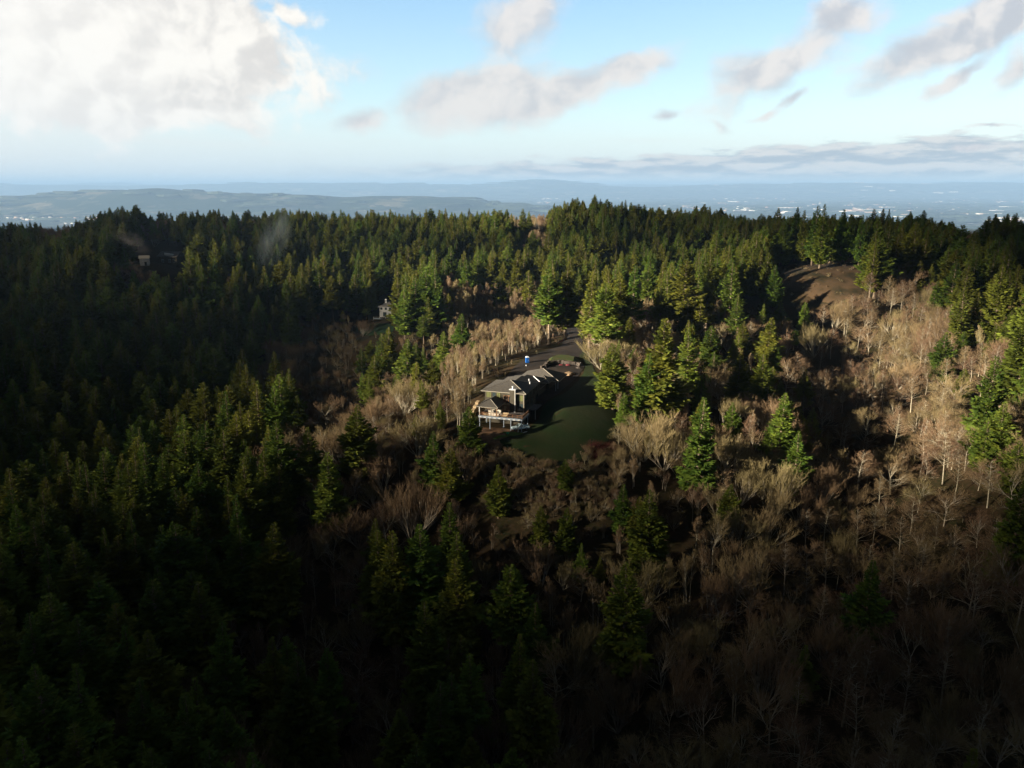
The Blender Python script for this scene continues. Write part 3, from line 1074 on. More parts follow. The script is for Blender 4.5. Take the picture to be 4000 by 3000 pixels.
def build_house():
    H = empty('unfinished_house', HA, R(-18))
    tag(H, 'large unfinished dark house with hipped grey roofs and raised front deck in the clearing', 'house')
    # walls
    w = MB()
    w.box(-14.2, -1.4, 7.0, 19.8, -0.5, 10.1)
    w.build('wall', M_SIDING, H)
    w = MB()
    w.box(-10.2, -1.9, 19.8, 26.5, -0.5, 10.1)
    w.build('wall', M_SIDING, H)
    w = MB()
    w.box(-8.8, -2.0, 26.5, 35.2, -0.5, 7.4)
    w.build('wall', M_SIDING, H)
    w = MB()
    w.box(-11.2, -1.0, 35.2, 46.2, 2.0, 7.6)
    w.build('wall', M_SIDING, H)
    w = MB()
    w.mi = 0
    w.box(-1.58, -1.36, 6.93, 7.0, 4.2, 10.1)
    w.build('corner_board', M_FASCIA, H)
    # roofs
    r = MB()
    hip(r, -15.3, -0.5, 6.2, 20.9, 10.3, 12.5)
    A = (-7.9, 13.55, 12.5)
    ridge_caps(r, [((-15.3, 6.2, 10.3), A), ((-0.5, 6.2, 10.3), A), ((-0.5, 20.9, 10.3), A)])
    rf = r.build('roof', [M_ROOF, M_FASCIA], H)
    r = MB()
    hip(r, -12.9, -0.5, 9.0, 26.0, 10.306, 10.306 + 6.2 * 0.2973, r0=14.0, r1=21.5)
    r.build('roof', [M_ROOF, M_FASCIA], H)
    r = MB()
    hip(r, -11.2, -0.5, 12.0, 28.2, 10.312, 10.312 + 5.35 * 0.2973, r0=15.0, r1=24.5)
    r.build('roof', [M_ROOF, M_FASCIA], H)
    r = MB()
    hip(r, -8.8, -1.6, 26.5, 35.6, 7.0, 8.1)
    r.build('roof', [M_ROOF, M_FASCIA], H)
    r = MB()
    hip(r, -5.8, 0.1, 30.8, 37.6, 7.95, 9.6)
    ridge_caps(r, [((0.1, 30.8, 7.95), (-2.85, 34.2, 9.6))])
    r.build('roof', [M_ROOF, M_FASCIA], H)
    r = MB()
    hip(r, -12.4, 2.5, 34.9, 47.0, 7.7, 10.5)
    ridge_caps(r, [((2.5, 34.9, 7.7), (-4.95, 40.95, 10.5))])
    r.build('roof', [M_ROOF, M_FASCIA], H)
    # bright flashing strip and pipe vents on the dark slope
    s = MB()
    s.hexa([(-3.9, 25.2, 11.0), (-3.55, 24.9, 11.0), (-0.7, 22.0, 10.3), (-1.05, 22.3, 10.3)], [(-3.9, 25.2, 11.45), (-3.55, 24.9, 11.45), (-0.7, 22.0, 10.6), (-1.05, 22.3, 10.6)])
    s.build('flashing_strip', M_TRIMW, H)
    for u, v, z in ((-3.4, 19.0, 11.2), (-2.4, 16.6, 10.9)):
        s = MB()
        s.tube((u, v, z - 0.3), (u, v, z + 0.55), 0.16, 0.16, 8)
        s.tube((u, v, z + 0.55), (u, v, z + 0.68), 0.24, 0.2, 8)
        s.build('roof_vent', M_WHITEP, H)
    # chimney chase on the front wall
    c = MB()
    c.box(-5.70, -4.00, 6.1, 7.0, 4.2, 11.25)
    ch = c.build('chimney', M_SIDING, H)
    c = MB()
    c.box(-4.10, -3.94, 6.0, 6.1, 4.2, 11.1)
    c.build('corner_trim', M_TRIMW, ch)
    c = MB()
    c.box(-5.90, -3.80, 5.9, 7.2, 11.25, 11.5)
    c.tube((-4.85, 6.5, 11.5), (-4.85, 6.5, 12.25), 0.26, 0.26, 10)
    c.tube((-4.85, 6.5, 12.25), (-4.85, 6.5, 12.4), 0.36, 0.3, 10)
    c.build('chimney_cap', M_WHITEP, ch)
    # windows on the front
    window(H, -13.80, -12.10, 8.0, 9.9, 7.0, glass=M_GLASSG, mull=2)
    window(H, -11.80, -10.60, 8.0, 9.9, 7.0, glass=M_GLASS, mull=0)
    window(H, -10.40, -9.10, 8.2, 9.9, 7.0, glass=M_GLASSG, mull=1)
    window(H, -3.60, -1.60, 7.6, 9.6, 7.0, glass=M_GLASSG, mull=1)
    window(H, -3.60, -1.60, 4.4, 6.9, 7.0, glass=M_GLASS, mull=1)
    window(H, -13.50, -9.50, 4.3, 6.6, 7.0, glass=M_GLASS, mull=3, trim=M_TIMBERB)
    # timber-framed opening with balcony edge above the doors
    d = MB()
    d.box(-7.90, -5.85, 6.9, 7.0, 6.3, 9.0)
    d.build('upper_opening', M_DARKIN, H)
    d = MB()
    for a in (-7.95, -7.2, -6.5, -5.85):
        d.box(a, a + 0.12, 6.78, 6.9, 6.5, 9.0)
    d.box(-8.00, -5.75, 6.78, 6.9, 9.0, 9.2)
    d.build('window_frame', M_TIMBERB, H)
    d = MB()
    d.box(-8.00, -7.00, 6.45, 6.99, 6.15, 6.6)
    d.box(-6.85, -5.75, 6.45, 6.99, 6.15, 6.75)
    d.build('balcony_edge', M_TIMBER, H)
    d = MB()
    d.box(-7.90, -5.85, 6.88, 7.0, 4.2, 6.1)
    d.build('deck_door', M_TIMBERB, H)
    d = MB()
    d.hexa([(-7.90, 6.8, 4.5), (-7.40, 6.8, 4.3), (-7.40, 6.88, 4.3), (-7.90, 6.88, 4.5)], [(-7.90, 6.8, 5.7), (-6.90, 6.8, 5.6), (-6.90, 6.88, 5.6), (-7.90, 6.88, 5.7)])
    d.build('door_sun_patch', M_TIMBER, H)  # skewed pale panel standing for the patch of sunlight on the door
    # right side windows
    for v0, v1, z0, z1 in ((9, 11, 7.3, 9.2), (13.5, 15.5, 7.3, 9.2), (17, 18.6, 7.3, 9.2), (9, 12, 4.3, 6.6), (14, 17, 4.3, 6.6), (9, 12, 0.4, 2.8), (14, 17, 0.4, 2.8)):
        window(H, v0, v1, z0, z1, -1.4, face='right')
    for v0, v1, z0, z1 in ((21, 23, 7.3, 9.2), (21, 24.5, 3.4, 6)):
        window(H, v0, v1, z0, z1, -1.9, face='right')
    # deck
    k = MB()
    k.box(-13.8, 0.3, -0.2, 7.0, 3.85, 4.15)
    k.build('deck_floor', M_DECK, H)
    k = MB()
    k.box(-13.8, 0.3, -0.26, -0.2, 3.5, 4.16)
    k.box(0.3, 0.36, -0.2, 7.0, 3.5, 4.16)
    k.build('deck_fascia', M_STEEL, H)
    for i in range(9):
        k = MB()
        a = -13.5 + i * 1.55
        k.box(a, a + 0.75, -0.36, -0.27, 3.62, 3.85)
        k.build('sunlit_joist_end', M_TRIMW, H)  # white plates put in for the sunlit ends of the joists
    k = MB()
    for i in range(10):
        a = -13.3 + i * 1.45
        k.box(a, a + 0.15, -0.1, 6.9, 3.45, 3.84)
    k.build('deck_joists', M_TIMBERB, H)
    for u, v in ((-13.45, 0.0), (-10.1, 0.0), (-3.4, 0.0), (0.0, 0.0), (0.0, 6.4), (-13.45, 6.2), (-6.8, 3.4)):
        k = MB()
        k.box(u - 0.11, u + 0.11, v - 0.11, v + 0.11, -0.4, 3.84)
        k.box(u - 0.2, u + 0.2, v - 0.2, v + 0.2, -0.4, 0.12)
        k.build('deck_post', M_STEEL, H)
    k = MB()
    for i in range(10):
        a = -13.6 + i * 1.53
        k.box(a, a + 0.09, -0.15, -0.06, 4.15, 5.15)
    for i in range(5):
        k.box(0.15, 0.24, i * 1.5, i * 1.5 + 0.09, 4.15, 5.15)
    k.box(-13.6, 0.24, -0.15, -0.06, 5.15, 5.23)
    k.box(-13.6, 0.24, -0.13, -0.08, 4.6, 4.68)
    k.box(0.15, 0.24, -0.06, 6.4, 5.15, 5.23)
    k.box(0.17, 0.22, -0.06, 6.4, 4.6, 4.68)
    k.box(0.16, 0.2, 0.2, 6.2, 4.25, 4.9)
    k.build('deck_railing', M_TIMBERB, H)
    # roof over the left half of the deck
    k = MB()
    hip(k, -14.3, -7.3, -0.7, 7.0, 7.1, 8.75, r0=2.7, r1=7.0)
    ridge_caps(k, [((-14.3, -0.7, 7.1), (-10.8, 2.7, 8.75)), ((-7.3, -0.7, 7.1), (-10.8, 2.7, 8.75))])
    k.build('porch_roof', [M_ROOF, M_FASCIA], H)
    for u, v in ((-13.5, 0.0), (-7.9, 0.0), (-7.9, 5.9)):
        k = MB()
        k.box(u - 0.12, u + 0.12, v - 0.12, v + 0.12, 4.15, 6.9)
        k.build('porch_post', M_TRIMW if u < -10 else M_TIMBERB, H)
    # back wing porch: posts, slab edge and retaining wall
    for u, v in ((1.7, 33.6), (1.7, 36.5)):
        k = MB()
        k.box(u - 0.11, u + 0.11, v - 0.11, v + 0.11, 4.5, 7.5)
        k.build('porch_post', M_STEEL, H)
    k = MB()
    k.box(-1.4, 2.2, 27.0, 49.0, 0.2, 4.5)
    k.build('terrace', M_CONC, H)
    k = MB()
    k.box(0.5, 0.72, 12.6, 12.8, -0.4, 4.0)
    k.build('side_post', M_FASCIA, H)
    k = MB()
    k.box(-1.4, 1.2, 11.5, 18, 3.7, 3.95)
    k.build('side_landing', M_DECK, H)
    return H


house = build_house()


def on_house(name, u, v, z, rz=0.0):
    p = hp(u, v, z)
    return empty(name, p, R(-18) + rz)


def lumber(u, v, z, l, w, n, th, m, name, label, cat, rz=0.0, group=None):
    t = MB()
    g = random.Random(int(u * 100 + v * 10))
    for i in range(n):
        o = g.uniform(-0.12, 0.12)
        t.box(-l / 2 + o, l / 2 + o, -w / 2 + g.uniform(0, .05), w / 2, i * (th + 0.02), i * (th + 0.02) + th)
    o = t.build(name, m, None, bevel=0.02)
    o.location = hp(u, v, z)
    o.rotation_euler = (0, 0, R(-18) + rz)
    tag(o, label, cat, group)
    return o


lumber(-9.6, 0.9, 4.17, 2.5, 1.0, 3, 0.24, M_WRAP, 'wrapped_bundle', 'biggest cream wrapped bundle at the middle of the covered deck', 'bundle', 0.05)
lumber(-10.7, 2.0, 4.17, 1.0, 1.0, 4, 0.3, M_WRAP, 'wrapped_bundle', 'cream stack behind the biggest wrapped bundle on the covered deck', 'bundle', 0.2)
lumber(-11.7, 0.9, 4.17, 1.4, 0.9, 3, 0.15, M_TIMBER, 'lumber_stack', 'low timber stack between the left deck post and the cream bundles', 'lumber')
lumber(-12.8, 1.0, 4.17, 1.0, 1.2, 4, 0.16, M_TIMBERB, 'lumber_stack', 'brown timber stack beside the left deck post', 'lumber', 0.1)
lumber(-9.4, 3.6, 4.17, 3.2, 0.7, 5, 0.22, M_WRAP, 'wrapped_bundle', 'long cream bundle lying along the back of the covered deck', 'bundle')
b = MB()
b.hexa([(0, 0, 0), (0.9, 0, 0), (0.9, 0.9, 0), (0, 0.9, 0)], [(-0.1, 0.1, 0.85), (1.7, 0.2, 0.8), (1.5, 0.9, 0.9), (0, 0.9, 0.95)])
b = b.build('wrapped_bundle', M_WRAP, None, bevel=0.08)
b.location = hp(-8.1, 0.5, 4.17)
b.rotation_euler = (0, 0, R(-18))
tag(b, 'white bulging wrapped bundle right of the middle post of the covered deck', 'bundle')
pl = MB()
pl.hexa([(0, 0, 0), (1.9, 0, 0), (1.9, 0.08, 0), (0, 0.08, 0)], [(0.3, 0.55, 1.15), (2.6, 0.55, 1.15), (2.6, 0.63, 1.15), (0.3, 0.63, 1.15)])
pl = pl.build('plywood_sheet', M_TIMBER, None)
pl.location = hp(-7.0, 0.7, 4.17)
pl.rotation_euler = (0, 0, R(-18))
tag(pl, 'tan plywood sheet leaning at the right end of the covered deck', 'plywood')

# stepped pale boards running up beside the house
p0, p1 = at_z(1016, 898, 30.0), at_z(1034, 865, 33.5)
d01 = p1 - p0
st = MB()
nst = 4
for i in range(nst):
    a, b_ = i / nst, (i + 0.92) / nst
    A = Vector((d01.x * a, d01.y * a, d01.z * a))
    B = Vector((d01.x * b_, d01.y * b_, d01.z * (a + 0.04)))
    n_ = Vector((d01.y, -d01.x, 0)).normalized() * 0.55
    lo, hi = -1.5, 0.55
    st.hexa([A + Vector((0, 0, lo)) - n_, B + Vector((0, 0, lo)) - n_, B + Vector((0, 0, lo)) + n_, A + Vector((0, 0, lo)) + n_],
            [A + Vector((0, 0, hi)) - n_, B + Vector((0, 0, hi + 0.2)) - n_, B + Vector((0, 0, hi + 0.2)) + n_, A + Vector((0, 0, hi)) + n_])
st = st.build('timber_wall', M_TIMBER, None)
st.location = p0
tag(st, 'pale stepped timber wall climbing beside the left side of the house', 'wall')


# ------------------------------------------------------------------ things round the house
def portable_toilet():
    r = hit(1139, 784, d0=200)
    p = r[0]
    T = empty('portable_toilet', p, R(12))
    tag(T, 'blue portable toilet with white roof at the edge of the gravel court', 'toilet')
    m = MB()
    m.box(-0.58, 0.58, -0.58, 0.58, 0.1, 2.2)
    for s in (-0.58, 0.58):
        for t in (-0.58, 0.58):
            m.box(s - 0.05, s + 0.05, t - 0.05, t + 0.05, 0.1, 2.2)
    m.build('body', M_BLUE, T, bevel=0.03)
    m = MB()
    m.box(-0.42, 0.42, -0.64, -0.6, 0.2, 2.05)
    d = m.build('door', M_BLUE, T)
    m = MB()
    m.box(0.25, 0.34, -0.68, -0.645, 1.0, 1.2)
    m.build('handle', M_WHITEP, d)
    m = MB()
    m.hexa([(-0.66, -0.66, 2.2), (0.66, -0.66, 2.2), (0.66, 0.66, 2.2), (-0.66, 0.66, 2.2)], [(-0.42, -0.42, 2.62), (0.42, -0.42, 2.62), (0.42, 0.42, 2.62), (-0.42, 0.42, 2.62)])
    m.build('roof', M_WHITEP, T, bevel=0.06)
    m = MB()
    m.box(-0.68, 0.68, -0.68, 0.68, 0.0, 0.1)
    m.build('base', M_RUBBER, T)


portable_toilet()


def pickup():
    p = hp(-1.2, 2.2, 0.05)
    T = empty('pickup_truck', p, R(-18 + 215))
    tag(T, 'pale blue white pickup truck parked under the right end of the deck', 'pickup truck')
    m = MB()          # +x is forward
    m.hexa([(0.6, -0.9, 0.45), (2.6, -0.85, 0.45), (2.6, 0.85, 0.45), (0.6, 0.9, 0.45)], [(0.6, -0.9, 1.08), (2.55, -0.8, 0.98), (2.55, 0.8, 0.98), (0.6, 0.9, 1.08)])
    m.box(-0.95, 0.6, -0.92, 0.92, 0.45, 1.1)
    m.hexa([(-0.95, -0.9, 1.1), (0.95, -0.88, 1.06), (0.95, 0.88, 1.06), (-0.95, 0.9, 1.1)], [(-0.75, -0.72, 1.72), (0.25, -0.72, 1.74), (0.25, 0.72, 1.74), (-0.75, 0.72, 1.72)])
    m.build('body', M_CAR, T, bevel=0.05)
    m = MB()
    m.box(-2.75, -0.95, -0.92, 0.92, 0.5, 0.6)
    m.box(-2.75, -0.95, -0.92, -0.84, 0.6, 1.12)
    m.box(-2.75, -0.95, 0.84, 0.92, 0.6, 1.12)
    m.box(-2.83, -2.75, -0.92, 0.92, 0.5, 1.12)
    m.build('cargo_bed', M_CAR, T, bevel=0.03)
    m = MB()
    m.hexa([(0.93, -0.78, 1.12), (0.97, -0.78, 1.12), (0.97, 0.78, 1.12), (0.93, 0.78, 1.12)], [(0.30, -0.66, 1.68), (0.36, -0.66, 1.68), (0.36, 0.66, 1.68), (0.30, 0.66, 1.68)])
    m.build('windscreen', M_GLASS, T)
    for s in (-1, 1):
        m = MB()
        m.hexa([(-0.7, s * 0.86, 1.15), (0.6, s * 0.86, 1.15), (0.6, s * 0.90, 1.13), (-0.7, s * 0.90, 1.13)], [(-0.6, s * 0.75, 1.64), (0.2, s * 0.75, 1.64), (0.2, s * 0.78, 1.64), (-0.6, s * 0.78, 1.64)])
        m.build('side_window', M_GLASS, T)
        m = MB()
        m.box(2.56, 2.62, s * 0.62 - 0.16, s * 0.62 + 0.16, 0.72, 0.9)
        m.build('headlight', M_WHITEP, T)
        for x in (1.75, -1.85):
            m = MB()
            m.tube((x, s * 0.72, 0.38), (x, s * 0.95, 0.38), 0.38, 0.38, 16)
            wl = m.build('wheel', M_RUBBER, T)
            m = MB()
            m.tube((x, s * 0.94, 0.38), (x, s * 0.97, 0.38), 0.2, 0.2, 12)
            m.build('rim', M_STEEL, wl)
    m = MB()
    m.box(2.6, 2.72, -0.85, 0.85, 0.42, 0.62)
    m.build('bumper', M_STEEL, T, bevel=0.02)


pickup()


def small(name, loc, m, label, cat, fn, rz=0.0, bevel=0.0, group=None, smooth=False):
    b = MB()
    fn(b)
    o = b.build(name, m, None, bevel=bevel, smooth=smooth)
    o.location = loc
    o.rotation_euler = (0, 0, rz)
    return tag(o, label, cat, group)


T = empty('work_table', hp(-2.3, 0.9, 0.0), R(-14))
tag(T, 'white topped work table behind the second deck post from the right', 'table')
m = MB(); m.box(-0.95, 0.95, -0.55, 0.55, 0.86, 0.94); m.build('tabletop', M_TRIMW, T)
for a in (-0.8, 0.8):
    for b in (-0.4, 0.4):
        m = MB(); m.box(a - 0.04, a + 0.04, b - 0.04, b + 0.04, 0, 0.86); m.build('leg', M_TIMBERB, T)
small('drain_pipe', hp(-0.95, -0.4, 0), M_TRIMW, 'short white pipe standing upright beside the right deck post', 'pipe', lambda b: (b.tube((0, 0, -0.2), (0, 0, 1.5), 0.12, 0.12, 10), b.tube((0, 0, 1.4), (0.3, 0, 1.65), 0.13, 0.13, 10)))
small('white_board', hp(1.3, 0.4, 0.02), M_TRIMW, 'white board lying on the grass edge right of the deck', 'board', lambda b: b.box(-1.6, 1.6, -0.16, 0.16, 0, 0.14), rz=R(38))
small('green_tub', hp(-3.4, -3.0, 0.02), mat('green plastic', (0.05, 0.35, 0.18)), 'small green tub on the dirt in front of the deck', 'tub', lambda b: (b.tube((0, 0, 0), (0, 0, 0.35), 0.35, 0.45, 12), b.tube((0, 0, 0.35), (0, 0, 0.4), 0.48, 0.48, 12)))


def mound(name, loc, rx, ry, h, m, label, cat, seed=0, group=None, rz=0.0):
    bm = bmesh.new()
    bmesh.ops.create_icosphere(bm, subdivisions=4, radius=1.0)
    g = random.Random(seed)
    ph = [g.uniform(0, 6) for _ in range(6)]
    for v in bm.verts:
        x, y, z = v.co
        k = 1 + 0.16 * math.sin(3 * x + ph[0]) * math.cos(4 * y + ph[1]) + 0.08 * math.sin(9 * x + ph[2]) * math.sin(8 * y + ph[3])
        v.co = (x * rx * k, y * ry * k, max(z, -0.2) ** 1 * h * k if z > 0 else z * 0.2 * h)
    me = bpy.data.meshes.new(name)
    bm.to_mesh(me)
    bm.free()
    for p in me.polygons: p.use_smooth = True
    me.materials.append(m)
    o = link(bpy.data.objects.new(name, me))
    o.location = loc
    o.rotation_euler = (0, 0, rz)
    return tag(o, label, cat, group)


def gpt(px, py, dz=0.1):
    r = hit(px, py, d0=200)
    return Vector((r[0].x, r[0].y, r[0].z + dz))


mound('sand_pile', gpt(1229, 812), 1.9, 1.5, 1.1, M_SAND, 'tan sand pile beside the back wing of the house', 'sand pile', 3)
mound('red_tarp', gpt(1212, 790.5), 0.9, 0.5, 0.35, M_RED, 'red tarpaulin heap left of the other, below the rock wall', 'tarpaulin', 4)
mound('red_tarp', gpt(1227, 791.5), 0.9, 0.6, 0.6, M_RED, 'brighter red tarpaulin heap, right of the two below the rock wall', 'tarpaulin', 5)
mound('rubble_heap', gpt(1250, 797), 1.0, 0.8, 0.6, M_ROCK, 'small rubble heap at the right end of the rock wall', 'rubble heap', 6)
small('water_tank', gpt(1254, 791.5), M_WHITEP, 'upright white tank at the right end of the curved rock wall', 'tank', lambda b: (b.tube((0, 0, 0), (0, 0, 1.1), 0.42, 0.42, 14), b.tube((0, 0, 1.1), (0, 0, 1.3), 0.42, 0.2, 14)))
small('white_bucket', gpt(1136.5, 791.5), M_WHITEP, 'white bucket on the gravel in front of the blue toilet', 'bucket', lambda b: (b.tube((0, 0, 0), (0, 0, 0.38), 0.15, 0.19, 10), b.tube((0, 0, 0.38), (0, 0, 0.42), 0.2, 0.2, 10)))

# curved rock wall behind the court with a grass berm on it
wp = [(1171, 801), (1180, 796), (1186, 789.5), (1196, 787), (1212, 787.5), (1228, 788.5), (1243, 790.5), (1251, 793)]
wpt = [gpt(a, b, 0) for a, b in wp]
rw = MB()
gg = random.Random(5)
for a, b in zip(wpt[:-1], wpt[1:]):
    nseg = max(2, int((b - a).length / 0.9))
    n_ = Vector((-(b - a).y, (b - a).x, 0)).normalized()
    if n_.y < 0: n_ = -n_
    for i in range(nseg):
        q0 = a.lerp(b, i / nseg)
        q1 = a.lerp(b, (i + 1) / nseg)
        for lev in range(2):
            h0, h1 = q0.z - 0.6 + lev * 1.0, q0.z + 0.35 + lev * 0.85 + gg.uniform(0, .2)
            o0, o1 = gg.uniform(-.15, .15) + lev * .25, 1.3
            P = [q0 + n_ * o0, q1 + n_ * (o0 + gg.uniform(-.1, .1)), q1 + n_ * o1, q0 + n_ * o1]
            rw.hexa([(p.x, p.y, h0) for p in P], [(p.x, p.y, h1) for p in P])
rw = rw.build('rock_wall', M_ROCK, None, bevel=0.08)
tag(rw, 'low dark curved rock retaining wall behind the gravel court', 'retaining wall')
bp = [gpt(a, b, 0) for a, b in ((1171, 800), (1182, 788), (1196, 785.5), (1228, 786.5), (1252, 790), (1256, 776), (1236, 770), (1200, 769), (1184, 775))]
bermv = MB()
cen = sum(bp, Vector()) / len(bp)
for k in range(len(bp)):
    a, b = bp[k], bp[(k + 1) % len(bp)]
    m1, m2 = a.lerp(cen, 0.35), b.lerp(cen, 0.35)
    f1, f2 = (0.9 if k < 5 else -0.2), (0.9 if (k + 1) % len(bp) < 5 else -0.2)
    bermv.quad((a.x, a.y, a.z + f1), (b.x, b.y, b.z + f2), (m2.x, m2.y, m2.z + 1.2), (m1.x, m1.y, m1.z + 1.2))
    bermv.quad((m1.x, m1.y, m1.z + 1.2), (m2.x, m2.y, m2.z + 1.2), (cen.x, cen.y, cen.z + 1.25))
o = bermv.build('grass_berm', mat('berm grass', (0.030, 0.048, 0.010), col2=(0.045, 0.040, 0.015), scale=0.6, bump=0.5), None, smooth=True)
o['kind'] = 'structure'
# red bark along the driveway
small('driveway_edging', (0, 0, 0), M_RED, 'thin red edging line along the left side of the driveway', 'edging',
      lambda b: [b.tube(gpt(x0, y0, 0.3), gpt(x1, y1, 0.3), 0.13, 0.13, 6) for (x0, y0), (x1, y1) in (((1206, 744), (1214, 738)), ((1214, 738), (1220, 731)), ((1220, 731), (1225, 722)))])


# ------------------------------------------------------------------ the two half-hidden homes
M_WHITEW = mat('white house wall', (0.36, 0.36, 0.35))
M_ROOFD = mat('dark roof tiles', (0.10, 0.095, 0.09), var=0.3, scale=1.0)


def white_house():
    r = hit(828, 690, d0=300)
    p = r[0]
    T = empty('white_house', p + Vector((0, 4, 0)), R(-12))
    tag(T, 'tall white house with dark hip roof half hidden by sunlit conifers', 'house')
    m = MB(); m.box(-3.0, 6.0, 0, 9, -2, 7.2); m.build('wall', M_WHITEW, T)
    m = MB(); hip(m, -3.8, 6.8, -0.8, 9.8, 7.2, 10.4, th=0.3); rf = m.build('roof', [M_ROOFD, M_WHITEW], T)
    m = MB(); m.box(-0.2, 0.9, 2.6, 3.6, 8.2, 11.6); m.build('chimney', M_WHITEW, rf)
    for a, b, c, d in ((-2.3, -1.0, 5.3, 7.0), (0.5, 1.9, 5.3, 7.0), (-0.7, 1.5, 1.2, 3.8), (3.2, 4.8, 5.3, 7.0)):
        window(T, a, b, c, d, 0.0, glass=M_GLASS, trim=M_RUBBER, mull=0)
    m = MB(); m.box(-6.0, 6.0, -3.2, 0.0, -0.1, 0.15); dk = m.build('deck_floor', M_STEEL, T)
    for u in (-5.8, -2.0, 2.0, 5.8):
        m = MB(); m.box(u - .1, u + .1, -3.1, -2.9, -3.5, 1.2); m.build('deck_post', M_WHITEW, T)
    m = MB(); m.box(-6.0, 6.0, -3.06, -2.98, 1.0, 1.08); m.build('deck_railing', M_WHITEW, T)


white_house()


def hill_house():
    r = hit(362, 572, d0=300)
    p = r[0]
    T = empty('hill_house', p, R(-10))
    tag(T, 'dark house on the left slope with a bright white roof edge', 'house')
    m = MB(); m.box(-6, 7, 0, 9, -2, 5.4); m.build('wall', M_SIDING, T)
    m = MB()
    m.quad((-6.8, -0.8, 5.4), (7.8, -0.8, 5.4), (7.8, 4.5, 8.4), (-6.8, 4.5, 8.4))
    m.quad((-6.8, 9.8, 5.4), (7.8, 9.8, 5.4), (7.8, 4.5, 8.4), (-6.8, 4.5, 8.4))
    m.quad((-6.0, 0, 5.35), (-6.0, 9, 5.35), (-6.0, 4.5, 8.2))
    m.quad((7.0, 0, 5.35), (7.0, 9, 5.35), (7.0, 4.5, 8.2))
    m.quad((-6.8, -0.8, 5.36), (7.8, -0.8, 5.36), (7.8, 9.8, 5.36), (-6.8, 9.8, 5.36))
    m.build('roof', M_ROOFD, T)
    m = MB(); m.hexa([(-1.4, -0.2, 6.2), (4.6, 0.4, 5.5), (4.6, 0.9, 5.5), (-1.4, 0.3, 6.2)], [(-1.4, -0.3, 7.6), (4.6, 0.3, 6.7), (4.6, 0.8, 6.9), (-1.4, 0.2, 7.8)]); m.build('white_gutter', M_TRIMW, T)
    for a in (-4, 1, 4):
        window(T, a, a + 1.6, 1.5, 3.6, 0.0, trim=M_WHITEW, mull=1)
    r = hit(312, 574, d0=300)
    T = empty('pale_shed', r[0], R(20))
    tag(T, 'small pale grey building left of the house with the white roof edge', 'shed')
    m = MB(); m.box(-2.5, 3, 0, 5, -2, 4.4); m.build('wall', mat('pale plaster', (0.50, 0.46, 0.41), var=.3), T)
    m = MB()
    m.quad((-3, -0.4, 4.4), (3.5, -0.4, 4.4), (3.5, 2.5, 6.2), (-3, 2.5, 6.2))
    m.quad((-3, 5.4, 4.4), (3.5, 5.4, 4.4), (3.5, 2.5, 6.2), (-3, 2.5, 6.2))
    m.quad((-2.5, 0, 4.38), (-2.5, 5, 4.38), (-2.5, 2.5, 6.1))
    m.quad((3, 0, 4.38), (3, 5, 4.38), (3, 2.5, 6.1))
    m.build('roof', M_FASCIA, T)
    m = MB(); m.box(0.2, 1.6, -0.06, -0.005, 0.0, 2.2); m.build('door', M_RUBBER, T)


hill_house()


# homes keep an open strip on their sunny side
OPEN_TO_SUN = [hit(828, 690, d0=300)[0], hit(335, 572, d0=300)[0], hit(1095, 930, d0=200)[0]]


def open_strip(x, y):
    """largest tree height allowed near a home on its sunny side (None: no limit)"""
    lim = None
    for q, w, reach, k in zip(OPEN_TO_SUN, (8, 6, 7), (80, 45, 55), (3, 3, 2)):
        dx, dy = x - q.x, y - q.y
        h = math.hypot(sd.x, sd.y)
        a = (dx * sd.x + dy * sd.y) / h
        b = abs(dx * sd.y - dy * sd.x) / h
        if -3 < a < reach and b < w:
            lim = min(lim or 99, k + 0.2 * max(a, 0))
    return lim

# ------------------------------------------------------------------ the wood
planted = []          # (x, y, crown radius)


def near_tree(x, y, r):
    for a, b, c in planted:
        if (a - x) ** 2 + (b - y) ** 2 < (r + c) ** 2:
            return True
    return False


N_C = [0]
N_B = [0]
